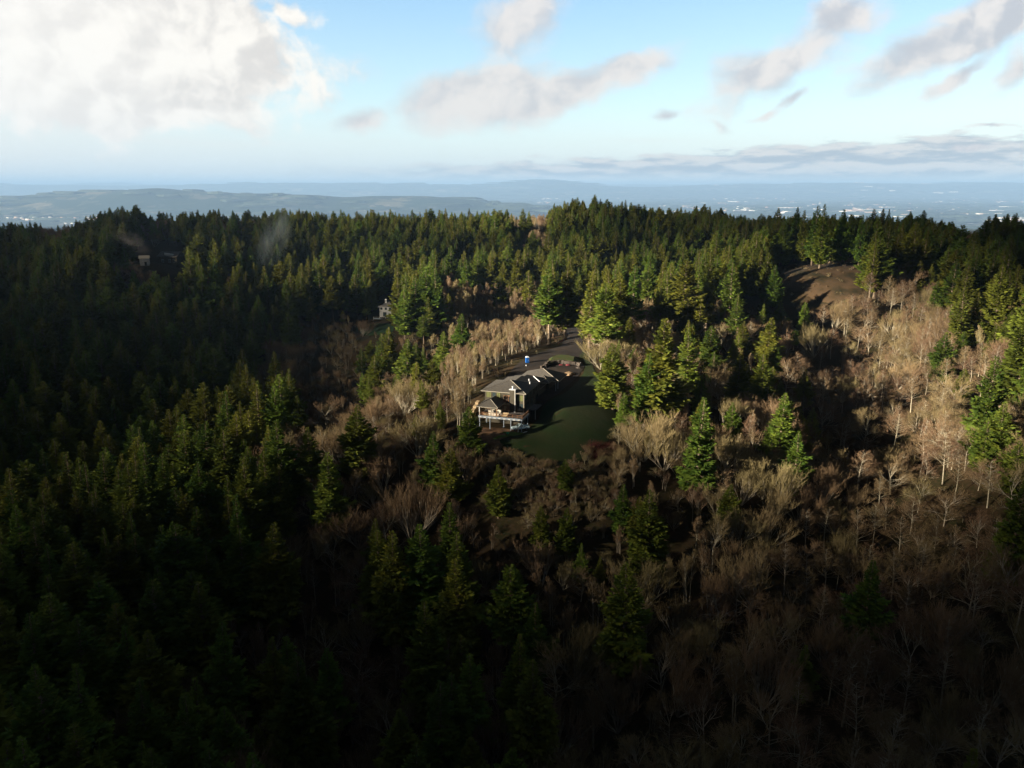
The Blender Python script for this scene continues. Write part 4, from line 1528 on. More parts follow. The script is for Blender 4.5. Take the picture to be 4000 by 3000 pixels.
# conifers one can single out: top x, top y, height in the picture, width in the picture, shape, label
HC = [
    (1188, 580, 165, 58, 4, 'tallest sunlit conifer left of the driveway gap, bare trunk below its crown'),
    (1222, 574, 160, 50, 3, 'slim half-shaded conifer just left of the dark driveway gap'),
    (1197, 556, 120, 36, 3, 'slender conifer whose tip rises behind the tallest tree left of the driveway'),
    (1276, 591, 165, 46, 3, 'narrow dark conifer standing right of the dark driveway gap'),
    (1311, 608, 175, 60, 4, 'sunlit conifer right of the driveway with a long pale bare trunk'),
    (1343, 590, 150, 48, 4, 'sunlit conifer close behind the one with the pale trunk'),
    (1369, 570, 115, 40, 3, 'sunlit slim conifer in the group right of the driveway, standing highest'),
    (1402, 573, 100, 36, 4, 'ragged sunlit conifer at the right end of the row beside the driveway'),
    (1082, 589, 85, 54, 0, 'broad bright conifer above the tan thicket left of the driveway'),
    (1143, 582, 100, 34, 3, 'narrow conifer with a lit tip between the broad one and the tall pair'),
    (860, 598, 110, 42, 0, 'sunlit conifer hiding the right part of the white house, leftmost of three'),
    (872, 612, 120, 44, 1, 'bright conifer in front of the three beside the white house'),
    (893, 594, 130, 44, 1, 'darker conifer right behind the two beside the white house'),
    (944, 577, 145, 46, 1, 'tall slim conifer with lit crown left of the tan thicket'),
    (924, 640, 90, 40, 6, 'shaded conifer low beside the tall slim one left of the thicket'),
    (998, 675, 112, 52, 0, 'sunlit conifer standing in front of the tan thicket, taller of two'),
    (956, 713, 98, 50, 0, 'sunlit conifer standing in front of the tan thicket, shorter of two'),
    (877, 731, 100, 52, 2, 'bright bushy conifer left of the house clearing, above the bare domes'),
    (837, 705, 110, 40, 0, 'lit conifer behind the pair left of the house clearing'),
    (820, 718, 100, 40, 1, 'lit conifer with dark base left of the bright bushy one'),
    (806, 768, 100, 64, 2, 'broad bright conifer over the tan dome trees left of the house'),
    (690, 584, 72, 46, 0, 'single sunlit conifer on the dark slope left of the white house'),
    (769, 591, 70, 36, 1, 'dull green shaded conifer above the small green lawn'),
    (630, 594, 60, 34, 1, 'small sunlit conifer second from right on the dark left slope'),
    (591, 584, 60, 34, 0, 'sunlit conifer in the middle of the lit row on the left slope'),
    (553, 573, 66, 36, 6, 'leftmost bright conifer of the lit row on the left slope'),
    (505, 607, 60, 30, 1, 'dim conifer below the left end of the lit row'),
    (472, 612, 56, 30, 0, 'faintly lit conifer on the dark slope under the left roof'),
    (1328, 740, 150, 78, 2, 'big bright conifer at the right edge of the lawn'),
    (1433, 682, 195, 96, 5, 'largest sunlit conifer right of the lawn, broad and layered'),
    (1400, 760, 130, 66, 2, 'bright conifer between the two biggest right of the lawn'),
    (1437, 848, 60, 36, 0, 'small bright green conifer in front of the largest layered one'),
    (1487, 643, 70, 58, 2, 'spreading sunlit conifer above the tan brush right of the driveway'),
    (1594, 633, 75, 38, 1, 'narrow bright conifer on the lit ridge, left of the notch'),
    (1653, 640, 58, 44, 0, 'round-shouldered sunlit conifer at the ridge end near the meadow'),
    (1687, 647, 52, 34, 0, 'last sunlit conifer on the ridge before the dark ravine'),
    (1493, 704, 115, 50, 1, 'sunlit slender conifer with pale stem in the lit ridge wood'),
    (1538, 701, 88, 66, 5, 'broad darker conifer beside the slender one in the lit ridge wood'),
    (1607, 692, 66, 46, 0, 'mid-size lit conifer amid reddish bare trees on the ridge'),
    (1665, 683, 86, 52, 5, 'layered lit conifer on the ravine side of the ridge'),
    (1598, 761, 100, 52, 0, 'bright conifer on the ridge above the dome-shaped bare tree'),
    (1655, 760, 106, 58, 2, 'bright bushy conifer next to the ravine shade'),
    (1664, 827, 75, 40, 1, 'smaller lit conifer below the bushy one next to the ravine'),
    (1517, 806, 75, 38, 6, 'dark pointed conifer standing before the pinkish bare trees'),
    (1514, 857, 180, 68, 1, 'tall conifer rising from the tan brush below the ridge wood'),
    (1694, 848, 125, 66, 0, 'finely lit conifer at the ravine edge with bright stem'),
    (1727, 932, 112, 52, 1, 'conifer half in shade right below the finely lit one'),
    (1760, 878, 72, 34, 1, 'lone lit conifer inside the dark ravine'),
    (1727, 862, 60, 26, 6, 'dark little conifer between the finely lit one and the lone one'),
    (1223, 992, 62, 52, 5, 'small ragged conifer at the lower end of the lawn'),
    (1349, 1043, 95, 48, 1, 'narrow dark conifer left behind the dense round-topped one'),
    (1408, 1058, 170, 84, 2, 'dense dark conifer in the brush below the lawn, largest there'),
    (1380, 1072, 90, 44, 0, 'small conifer wedged left of the dense dark one below the lawn'),
    (1577, 1049, 80, 56, 5, 'dark ragged conifer in the brush toward the ravine'),
    (621, 807, 110, 48, 1, 'conifer with lit tip at the upper end of the left spur'),
    (558, 822, 120, 54, 6, 'left of two tall conifers at the upper end of the left spur'),
    (643, 852, 80, 46, 0, 'dark low conifer at the right end of the left spur'),
    (588, 849, 110, 46, 1, 'dark conifer between the two tall ones of the left spur'),
    (669, 921, 135, 58, 1, 'upright conifer at the spur edge beside the brown brush'),
    (706, 978, 150, 72, 5, 'wide dark conifer right below the upright one at the brush edge'),
    (768, 873, 135, 84, 5, 'isolated layered conifer among bare domes left of the house'),
    (951, 864, 54, 24, 6, 'small thin conifer just left of the house deck'),
    (898, 894, 42, 24, 6, 'tiny dark conifer among bare twigs left of the house'),
    (936, 930, 112, 60, 1, 'dark ragged conifer below the small thin one left of the deck'),
    (972, 969, 110, 66, 5, 'nearly black conifer right behind the ragged one left of the deck'),
    (1014, 880, 100, 60, 5, 'conifer right beside the deck posts, hiding the deck corner'),
    (1077, 1008, 98, 50, 0, 'neat single conifer in the brush directly below the house'),
    (975, 1080, 170, 62, 1, 'tall conifer with lit tip at the head of the centre group'),
    (990, 1146, 200, 84, 2, 'broad conifer directly below the lit-tipped one of the centre group'),
    (813, 1119, 120, 50, 1, 'thin-topped conifer behind the broad pair in the lower left centre'),
    (846, 1149, 210, 92, 2, 'broad front conifer of the pair in the lower left centre'),
    (812, 1148, 170, 72, 0, 'left partner of the broad pair in the lower left centre'),
    (570, 975, 140, 60, 1, 'faintly lit conifer inside the left spur'),
    (600, 1000, 140, 56, 5, 'dark conifer touching the faintly lit one of the left spur'),
    (585, 1134, 200, 100, 5, 'large dark conifer below the left spur with a wide base'),
    (1113, 1224, 60, 44, 5, 'small rough dark conifer in the lower centre'),
    (1356, 1215, 230, 104, 5, 'big faintly lit conifer standing alone in the shaded brush'),
    (1351, 1300, 60, 40, 1, 'little dark conifer at the foot of the lone lit one'),
    (1171, 1095, 80, 40, 0, 'leftmost of four small green conifers below the neat single one'),
    (1223, 1100, 90, 44, 0, 'second of four small green conifers in the brush below the house'),
    (1256, 1178, 76, 34, 6, 'narrow green conifer in the brush under the dense dark one'),
    (1296, 1208, 56, 30, 6, 'lowest of the small green conifers in the shaded brush'),
    (1156, 1300, 150, 66, 1, 'dark conifer right of the centre group, half hidden'),
    (1123, 1372, 200, 74, 0, 'tall dark conifer in the lower centre, behind the nearest one'),
    (1156, 1425, 240, 96, 2, 'nearest conifer in the lower centre, cut by the bottom edge'),
    (965, 1458, 220, 92, 1, 'conifer with a fine tip at the bottom, below the centre group'),
    (925, 1295, 230, 100, 2, 'wide conifer forming the left flank of the centre group'),
    (985, 1205, 210, 92, 0, 'full conifer in the middle of the centre group'),
    (640, 1425, 250, 118, 2, 'largest of the conifers in the bottom left, fully shaded'),
    (610, 1375, 170, 70, 1, 'pointed conifer behind the largest one of the bottom left'),
    (705, 1398, 170, 70, 5, 'right-hand companion of the largest conifer of the bottom left'),
    (555, 1565, 120, 60, 0, 'small conifer tip at the bottom edge under the bottom left group'),
    (595, 1585, 120, 66, 1, 'second conifer tip at the bottom edge under the bottom left group'),
    (865, 1535, 150, 80, 0, 'conifer tip at the bottom edge left of the fine-tipped one'),
    (450, 1180, 170, 78, 2, 'full dark conifer left of the large one with a wide base'),
    (510, 1170, 140, 50, 1, 'slim conifer between two full ones below the left spur'),
    (345, 1220, 190, 86, 5, 'dark conifer with open layers under the spur crest'),
    (310, 1365, 220, 110, 5, 'spreading dark conifer in the lower left with flat layers'),
    (160, 1335, 230, 110, 5, 'wide dark conifer in the lower left corner wood'),
    (100, 1235, 180, 80, 1, 'narrow-topped conifer above the wide one in the lower left'),
    (300, 1505, 170, 90, 1, 'conifer near the bottom edge below the spreading one'),
    (350, 1522, 160, 90, 2, 'round-topped conifer near the bottom edge of the lower left'),
    (200, 1535, 130, 60, 1, 'narrow conifer near the bottom edge in the lower left corner'),
    (25, 1485, 190, 110, 5, 'dark conifer cut by the left edge near the bottom corner'),
    (47, 1130, 130, 50, 1, 'first pointed conifer of the spur crest beside the left edge'),
    (110, 1085, 130, 54, 0, 'pointed conifer second along the spur crest from the left edge'),
    (165, 1055, 130, 46, 1, 'pale-green slim conifer third along the spur crest'),
    (205, 1042, 140, 52, 6, 'slim conifer fourth along the spur crest, faintly lit'),
    (255, 1015, 140, 48, 1, 'spiky-topped conifer fifth along the spur crest'),
    (350, 975, 140, 60, 2, 'round-topped conifer on the spur crest at its tallest part'),
    (405, 930, 130, 54, 0, 'conifer high on the spur crest right of the round-topped one'),
    (465, 940, 120, 46, 1, 'narrow dim conifer behind the upper spur crest'),
    (510, 895, 120, 50, 6, 'conifer on the crest just below the tall pair of the spur'),
    (490, 1030, 140, 52, 1, 'green conifer with the clearest light inside the spur'),
    (420, 1090, 150, 64, 2, 'bushy conifer in the middle of the spur slope'),
    (350, 1130, 150, 60, 1, 'conifer with a dark flank in the middle of the spur slope'),
    (278, 1105, 150, 52, 6, 'yellowish-green slim conifer on the spur slope'),
    (190, 1185, 150, 64, 1, 'dim conifer low on the spur slope near the left edge'),
    (2153, 768, 165, 66, 5, 'tall sunlit conifer on the right-hand slope'),
    (2042, 718, 80, 48, 5, 'ragged bright conifer among pale trunks on the right-hand slope'),
    (2085, 795, 52, 54, 5, 'squat bright conifer under the ragged one on the right-hand slope'),
    (2152, 698, 56, 42, 0, 'bright conifer above the tall one on the right-hand slope'),
    (2062, 655, 60, 36, 1, 'dark-green conifer above the sunlit alders of the right-hand slope'),
    (2082, 715, 50, 36, 5, 'shaded conifer behind the ragged bright one on the right-hand slope'),
    (1987, 640, 38, 22, 6, 'small dark conifer at the left end of the sunlit alders'),
    (2175, 871, 110, 66, 2, 'bright conifer low on the right-hand slope by the right edge'),
    (2140, 905, 90, 60, 5, 'lower left neighbour of the bright conifer by the right edge'),
    (2208, 950, 90, 56, 5, 'sunlit conifer cut by the right edge below the bright ones'),
    (2188, 1064, 26, 22, 6, 'tiny lit conifer near the right edge under the sunlit slope'),
    (2158, 641, 62, 40, 1, 'shaded conifer on the dark upper part of the right-hand slope'),
    (1741, 1392, 100, 44, 1, 'lone dim conifer among bare trees in the lower right'),
    (1942, 507, 84, 52, 0, 'shapely conifer right of the meadow, nearest to it'),
    (1903, 514, 92, 56, 4, 'dark conifer with pale bare stems right of the meadow'),
    (1629, 542, 74, 38, 2, 'rounded dark conifer at the hill foot left of the meadow'),
    (1676, 572, 70, 40, 2, 'last conifer of the hill beside the left edge of the meadow'),
    (1578, 542, 84, 36, 1, 'pointed green conifer on the hill left of the meadow'),
    (1588, 573, 84, 40, 0, 'lit-topped conifer in front of the pointed green one'),
    (1483, 584, 70, 44, 0, 'moderately lit conifer below the wooded hill'),
    (1503, 570, 70, 36, 1, 'slender conifer behind the moderately lit one below the hill'),
    (1564, 600, 66, 44, 2, 'sunlit bushy conifer at the foot of the wooded hill'),
]
# tips along the skyline: x, y, height, width, label
SKY = [
    (189, 444, 50, 18, 'leftmost pointed conifer of the skyline'), (211, 440, 50, 18, 'small pointed conifer second on the skyline from the left'),
    (247, 426, 66, 22, 'tall conifer at the left side of the dense dark skyline clump'), (258, 430, 60, 18, 'middle tip of the dense dark skyline clump on the left'),
    (272, 427, 66, 28, 'full conifer at the right side of the dense dark skyline clump'), (317, 440, 50, 28, 'first conifer right of the gap beside the dark skyline clump'),
    (348, 434, 50, 18, 'slim skyline conifer left of the round-headed one'), (395, 438, 46, 22, 'round-headed dark conifer on the left skyline'),
    (446, 424, 40, 24, 'tiered conifer standing free above brown treetops'), (486, 440, 44, 26, 'low dark skyline conifer right of the free-standing tiered one'),
    (521, 426, 60, 32, 'broad green skyline conifer near the blue smoke'), (548, 434, 30, 18, 'bluish thin skyline conifer behind the brown crowns'),
    (625, 428, 46, 24, 'skyline conifer with a dark pointed cap'), (658, 433, 34, 14, 'thin dark skyline spire right of the pointed cap'),
    (739, 440, 56, 30, 'double-topped dark skyline conifer'), (779, 440, 50, 20, 'skyline conifer just right of the double-topped one'),
    (800, 438, 56, 24, 'green full skyline conifer left of the middle'), (825, 441, 40, 20, 'pale skyline conifer set between two greener ones'),
    (844, 434, 52, 22, 'sharp-tipped skyline conifer left of the tall bare trees'), (854, 438, 50, 20, 'lower neighbour of the sharp-tipped skyline conifer'),
    (903, 435, 50, 22, 'skyline conifer before the tall bare trees'), (961, 440, 54, 22, 'skyline conifer right of the tall bare trees'),
    (984, 441, 50, 22, 'dark skyline conifer second right of the tall bare trees'), (1001, 442, 50, 18, 'skyline conifer third right of the tall bare trees'),
    (1017, 444, 50, 18, 'skyline conifer fourth right of the tall bare trees'), (1033, 440, 54, 20, 'darker skyline conifer fifth right of the tall bare trees'),
    (1054, 447, 50, 22, 'last skyline conifer before the tan bare crowns'), (1203, 416, 50, 16, 'ragged first conifer at the left end of the highest hilltop'),
    (1215, 414, 50, 20, 'second conifer at the left end of the highest hilltop'), (1238, 414, 46, 18, 'third conifer on the highest hilltop, dark and upright'),
    (1253, 418, 42, 14, 'thin conifer left of the hilltop peak'), (1281, 408, 46, 20, 'loose-branched conifer left of the very highest one'),
    (1304, 404, 60, 26, 'highest conifer of the whole skyline'), (1323, 411, 54, 18, 'conifer close right of the highest one'),
    (1350, 424, 40, 18, 'low hilltop conifer right of the peak'), (1379, 424, 40, 18, 'mid hilltop conifer on the descending skyline'),
    (1414, 421, 40, 18, 'dark conifer with windswept tip on the descending skyline'), (1425, 421, 50, 22, 'windswept companion at the right end of the hilltop'),
    (1464, 437, 50, 24, 'first conifer of the second rounded hilltop'), (1503, 431, 50, 24, 'conifer left of the second hilltop summit'),
    (1518, 427, 56, 28, 'summit conifer of the second hilltop'), (1539, 437, 50, 28, 'open-branched conifer on the right shoulder of the second hilltop'),
    (1581, 452, 40, 18, 'low dark conifer in the dip right of the second hilltop'), (1602, 449, 36, 14, 'small spire in the dip right of the second hilltop'),
    (1623, 444, 60, 28, 'shorter conifer left of the twin spires'), (1640, 430, 60, 18, 'left of the twin dark spires on the right skyline'),
    (1658, 430, 70, 26, 'right of the twin dark spires on the right skyline'), (1683, 447, 70, 26, 'conifer right of the twin spires'),
    (1725, 445, 100, 30, 'tall conifer behind the meadow, first of the row'), (1741, 452, 100, 24, 'slim conifer behind the meadow beside the first of the row'),
    (1765, 441, 110, 28, 'tall thin-tipped conifer behind the middle of the meadow'), (1784, 439, 116, 36, 'fullest conifer behind the meadow'),
    (1803, 459, 90, 26, 'lower conifer right of the fullest one behind the meadow'), (1826, 450, 100, 34, 'layered conifer behind the right part of the meadow'),
    (1866, 461, 90, 24, 'conifer right of the narrow skyline gap behind the meadow'), (1886, 449, 80, 30, 'bushy conifer right of the narrow skyline gap'),
    (1908, 449, 76, 24, 'pointed conifer on the skyline above the pale stems'), (1921, 450, 70, 20, 'thin conifer right above the pale stems'),
    (1949, 448, 60, 26, 'dark conifer on the skyline right of the meadow'), (1970, 455, 60, 28, 'spreading skyline conifer right of the meadow'),
    (1999, 452, 66, 38, 'broad dark skyline conifer under the far town'), (2033, 472, 36, 14, 'little skyline spire right of the broad dark one'),
    (2062, 466, 50, 34, 'wide flat-topped conifer toward the right skyline'), (2103, 456, 50, 32, 'conifer at the left end of the right skyline clump'),
    (2118, 451, 50, 24, 'second conifer of the right skyline clump'), (2134, 451, 50, 24, 'third conifer of the right skyline clump'),
    (2187, 447, 60, 40, 'broad conifer near the right end of the skyline'), (2206, 447, 60, 34, 'last conifer of the skyline at the right edge'),
]


def place_hand(px, py, hp_, wp, kind, label, d0=60.0):
    if not (780 < px < 1345 and py < 790):
        hp_ *= 1.28 if d0 < 300 else 1.1
    wp *= 1.25 if d0 < 300 else 1.3
    r = hit(px, py, hpx=hp_, d0=d0)
    if r is None:
        return
    p, d, H = r
    H = H / math.cos(R(PITCH)) * 0.97
    h0 = TREE[kind][2]
    radn = {'c0': 4.6, 'c1': 3.9, 'c2': 5.2, 'c3': 3.4, 'c4': 4.4, 'c5': 4.9, 'c6': 4.1}.get(kind, 5.0)
    dist = math.hypot(d, CAM_Z - p.z)
    Rw = wp * 0.5 * dist / FP
    wf = min(1.7, max(0.5, Rw / (radn * 1.08 * H / h0)))
    plant(kind, p.x, p.y, H, wf, label)
    planted.append((p.x, p.y, min(4.2, Rw * 0.62)))


for px, py, h_, w_, k_, lb in HC:
    place_hand(px, py, h_, w_, 'c%d' % k_, lb)
    N_C[0] += 1
for i, (px, py, h_, w_, lb) in enumerate(SKY):
    place_hand(px, py, h_, w_, ['c0', 'c1', 'c3', 'c6', 'c0', 'c5'][i % 6], lb, d0=330.0)
    N_C[0] += 1

HB = [
    (1395, 880, 125, 120, 'b0', 'large pale dome-shaped bare tree right of the lawn, brightly sunlit'),
    (1440, 915, 110, 90, 'b1', 'sunlit bare tree touching the right side of the large pale dome'),
    (1350, 960, 60, 44, 'b1', 'small pale bush at the foot of the large pale dome'),
    (1480, 905, 100, 60, 'b7', 'pinkish sunlit bare tree between the large dome and the tall conifer'),
    (888, 1035, 160, 120, 'b1', 'large brown fan-shaped bare tree in half shade left below the house'),
    (825, 984, 90, 80, 'b0', 'dim fan-shaped bare tree above left of the larger brown fan'),
    (873, 815, 84, 100, 'b1', 'sunlit tan dome tree left of the house, beside a small dark conifer'),
    (810, 850, 80, 90, 'b0', 'tan dome tree in front of the broad bright conifer left of the house'),
    (700, 855, 80, 90, 'b6', 'reddish-tan rounded bare tree at the end of the left spur'),
    (900, 900, 90, 110, 'b0', 'wide brown bare dome beneath the sunlit tan one left of the house'),
    (1620, 893, 90, 52, 'b3', 'upright pinkish bare tree beside the finely lit conifer'),
    (1634, 925, 100, 62, 'b7', 'pale-limbed bare tree with open branches, lit from the left'),
    (1575, 935, 80, 70, 'b0', 'half-lit fan tree left of the pale-limbed bare tree'),
    (1171, 1165, 110, 100, 'b0', 'fan-shaped bare tree below the small green conifers'),
    (1217, 1215, 70, 60, 'b1', 'lower neighbour of the fan-shaped bare tree by the small conifers'),
    (1661, 1150, 70, 80, 'b1', 'bare tree with bright-tipped upright twigs in the right brush'),
    (1700, 1180, 60, 60, 'b0', 'fan of light twigs right of the bright-tipped bare tree'),
    (1540, 1235, 110, 80, 'b1', 'dim fan-shaped bare tree in the shaded brush right of centre'),
    (1505, 1325, 90, 70, 'b0', 'dark leaning fan of twigs right of the lone lit conifer'),
    (1548, 1115, 70, 50, 'b6', 'brown bare tree just left of the dark ragged conifer in the brush'),
    (675, 1205, 110, 60, 'b3', 'rusty brown bare tree between dark conifers in the lower left centre'),
    (1370, 750, 90, 40, 'b4', 'pale bare tree with whitish stem right of the big bright lawn conifer'),
    (1545, 775, 75, 70, 'b1', 'sunlit dome-shaped bare tree in the middle of the ridge wood'),
    (1450, 715, 60, 50, 'b0', 'tan dome between the largest layered conifer and the slender one'),
    (1505, 640, 50, 60, 'b4', 'row of sunlit bare crowns right behind the spreading conifer'),
    (1556, 645, 70, 40, 'b2', 'pinkish pointed bare crown left of the narrow ridge conifer'),
    (1530, 820, 70, 80, 'b5', 'pinkish bare thicket tree behind the dark pointed conifer'),
    (1560, 830, 80, 50, 'b3', 'pinkish bare tree with orange trunk right of the dark pointed conifer'),
    (1680, 740, 50, 60, 'b7', 'lit reddish crown at the ravine side of the ridge'),
    (1776, 745, 60, 36, 'b3', 'lone pale-topped bare tree in the dark upper ravine'),
    (1775, 800, 70, 60, 'b7', 'bare tree with greenish lit limbs in the dark upper ravine'),
    (1965, 655, 80, 60, 'b3', 'reddish alder at the left end of the sunlit right-hand slope'),
    (1998, 700, 110, 50, 'b2', 'alder with the brightest white trunk on the right-hand slope'),
    (2030, 660, 80, 50, 'b3', 'alder with rusty crown above the brightest white trunk'),
    (1960, 725, 70, 50, 'b2', 'alder at the shade line left of the brightest white trunk'),
    (2090, 745, 70, 50, 'b3', 'rusty alder right of the ragged bright conifer'),
    (2125, 735, 70, 44, 'b2', 'pale alder between the ragged conifer and the tall one'),
    (2120, 700, 60, 40, 'b4', 'yellowish slender bare tree above the squat bright conifer'),
    (2068, 850, 60, 44, 'b7', 'sunlit pale bare tree in front of the shade under the squat conifer'),
    (2190, 740, 70, 50, 'b3', 'reddish alder at the right edge beside the tall sunlit conifer'),
    (1946, 560, 70, 80, 'b0', 'grey-green rounded bare tree right of the meadow'),
    (1912, 575, 60, 30, 'b2', 'thin pale bare tree at the right corner of the meadow'),
    (903, 425, 60, 34, 'b2', 'tall thin bare tree left in the pair above the skyline'),
    (920, 418, 70, 40, 'b3', 'tall thin bare tree right in the pair above the skyline'),
    (782, 688, 40, 44, 'b1', 'small spreading bare tree beside the green lawn of the white house'),
    (2070, 1140, 60, 50, 'b6', 'pale-limbed bare tree catching light near the right edge'),
    (2155, 1200, 90, 60, 'b3', 'faintly lit alder low near the right edge'),
    (1990, 1120, 110, 70, 'b7', 'dim bare tree with grey limbs in the right-hand ravine'),
    (1900, 1245, 130, 80, 'b2', 'leaning grey bare tree in the lower ravine'),
    (1610, 1395, 120, 90, 'b6', 'dark bare tree with curled bright twigs in the lower right'),
    (1810, 1330, 140, 90, 'b0', 'grey brushy bare tree in the lower right'),
    (2060, 1330, 150, 90, 'b3', 'tall greyish alder in the lower right'),
]
for px, py, h_, w_, k_, lb in HB:
    r = hit(px, py, hpx=h_)
    if r is None:
        continue
    p, d, H = r
    dist = math.hypot(d, CAM_Z - p.z)
    wf = min(1.8, max(0.55, (w_ * 0.5 * dist / FP) / (0.36 * H)))
    if k_ in POL:
        wf = min(wf, 1.2)
    plant(k_, p.x, p.y, H, wf, lb)
    planted.append((p.x, p.y, 2.2))
    N_B[0] += 1

# --- the rest of the wood follows a map of what grows where (28 columns x 21 rows of the photograph's slope)
TMAP = [
    "bbCCmmmmmCCCCmbCCCCCCCCCCCmm",
    "CbCCmCmCCCCCCCbCCCCCCCCCCCbm",
    "CCCmCCCCCCCCmCmCCCCCC..CmmCC",
    "CCCCCmCCCCCCmBmCCmCC...BbmCC",
    "CCCCCCCCbb.BBBBbmBBBBBbBBBmm",
    "CCCCCCCbbbBBBBb.mBBBBbbbBBBm",
    "CCCCCCCbbbBBB..CBBBBBbbbbBBm",
    "CCCCCCCCbBBBb..BBBBBBbbbbBBB",
    "CCCCCCCmBbBBb..bBBBBbbbbbbBB",
    "CCCCCCCmbbBBb..BBBBBbbbbbbbB",
    "CCCCCCCbbbBBBBBBBBbbbbbbbbbb",
    "CCCCCCCbbbbbBBbbBbbbbbbbbbbb",
    "CCCCCCCbbbbbbBBbbbbbbbbbbbbb",
    "CCCCCCCbbbbbbBBbbbbbbbbbbbbb",
    "CCCCCCmbbbmmbbbbbbbbbbbbbbbb",
    "CCCCCCmbbbmmmbbbbbbbbbbbbbbb",
    "CCCCmmmmbbmmmmbbbbbbbbbbbbbb",
    "CCCCmmmmbbbmmmbbbbbbbbbbbbbb",
    "CCCCmmmmbbbmmmbbbbbbbbbbbbbb",
    "CCCCCmmmbbbmmmbbbbbbbbbbbbbb",
    "CCCCCCmmbbbmmmbbbbbbbbbbbbbb",
]
# how high the crowns reach along the ridge
SKYX = [-300, 0, 170, 190, 240, 290, 305, 400, 500, 560, 620, 700, 740, 1050, 1065, 1100, 1195, 1205, 1300, 1340, 1430, 1450, 1520, 1560, 1600, 1700, 1850, 1900, 2000, 2060, 2100, 2212, 2500]
SKYY = [485, 482, 476, 460, 442, 440, 455, 455, 450, 456, 450, 458, 453, 452, 454, 446, 443, 430, 421, 432, 435, 450, 438, 450, 463, 462, 464, 460, 466, 480, 466, 458, 456]


def cap_height(x, y, z, H, u):
    """lower a tree on the ridge so that the ridge keeps its outline"""
    tx, ty, _ = proj(x, y, z + H)
    lim = float(np.interp(tx, SKYX, SKYY)) - 4 + 23 * u
    if ty >= lim:
        return H
    _, gy, _ = proj(x, y, z)
    return H * (gy - lim) / max(1e-3, gy - ty)


def in_poly(px, py, poly):
    c = False
    j = len(poly) - 1
    for i in range(len(poly)):
        xi, yi = poly[i]
        xj, yj = poly[j]
        if (yi > py) != (yj > py) and px < (xj - xi) * (py - yi) / (yj - yi) + xi:
            c = not c
        j = i
    return c


def region_of(px, py):
    if py < 475:
        return 'low on the skyline ridge'
    if py < 620:
        if px < 480: return 'on the far left slope near the half-hidden roof'
        if px < 900: return 'on the slope between the two half-hidden houses'
        if px < 1180: return 'on the back slope behind the sunlit thicket'
        if px < 1720: return 'on the dark wooded hill left of the meadow'
        return 'around and right of the brown meadow'
    if py < 1000:
        if px < 430: return 'in the dark left valley'
        if px < 720: return 'in the dark hollow behind the left spur'
        if px < 1090: return 'on the slope left of the new house'
        if px < 1300: return 'beside the driveway and lawn'
        if px < 1720: return 'in the sunlit wood right of the lawn'
        if px < 1930: return 'in the dark ravine right of the sunlit wood'
        return 'on the partly sunlit right-hand slope'
    if px < 480: return 'on the shaded lower left slope'
    if px < 720: return 'on the shaded slope under the left spur'
    if px < 1080: return 'in the shaded lower centre wood'
    if px < 1500: return 'in the brown brush below the lawn'
    if px < 1860: return 'in the shaded brush of the lower right'
    return 'near the right edge in the lower ravine'


fillC, fillB = [], []
cells = {}


def crowded(x, y, r):
    i, j = int(x // 6), int(y // 6)
    for a in range(i - 2, i + 3):
        for b in range(j - 2, j + 3):
            for (qx, qy, qr) in cells.get((a, b), ()):
                if (qx - x) ** 2 + (qy - y) ** 2 < (0.5 * (r + qr)) ** 2 * 4 * 0.62:
                    return True
    return False


for a, b, c in planted:
    cells.setdefault((int(a // 6), int(b // 6)), []).append((a, b, c))
grng = np.random.default_rng(21)
NTRY = 62000
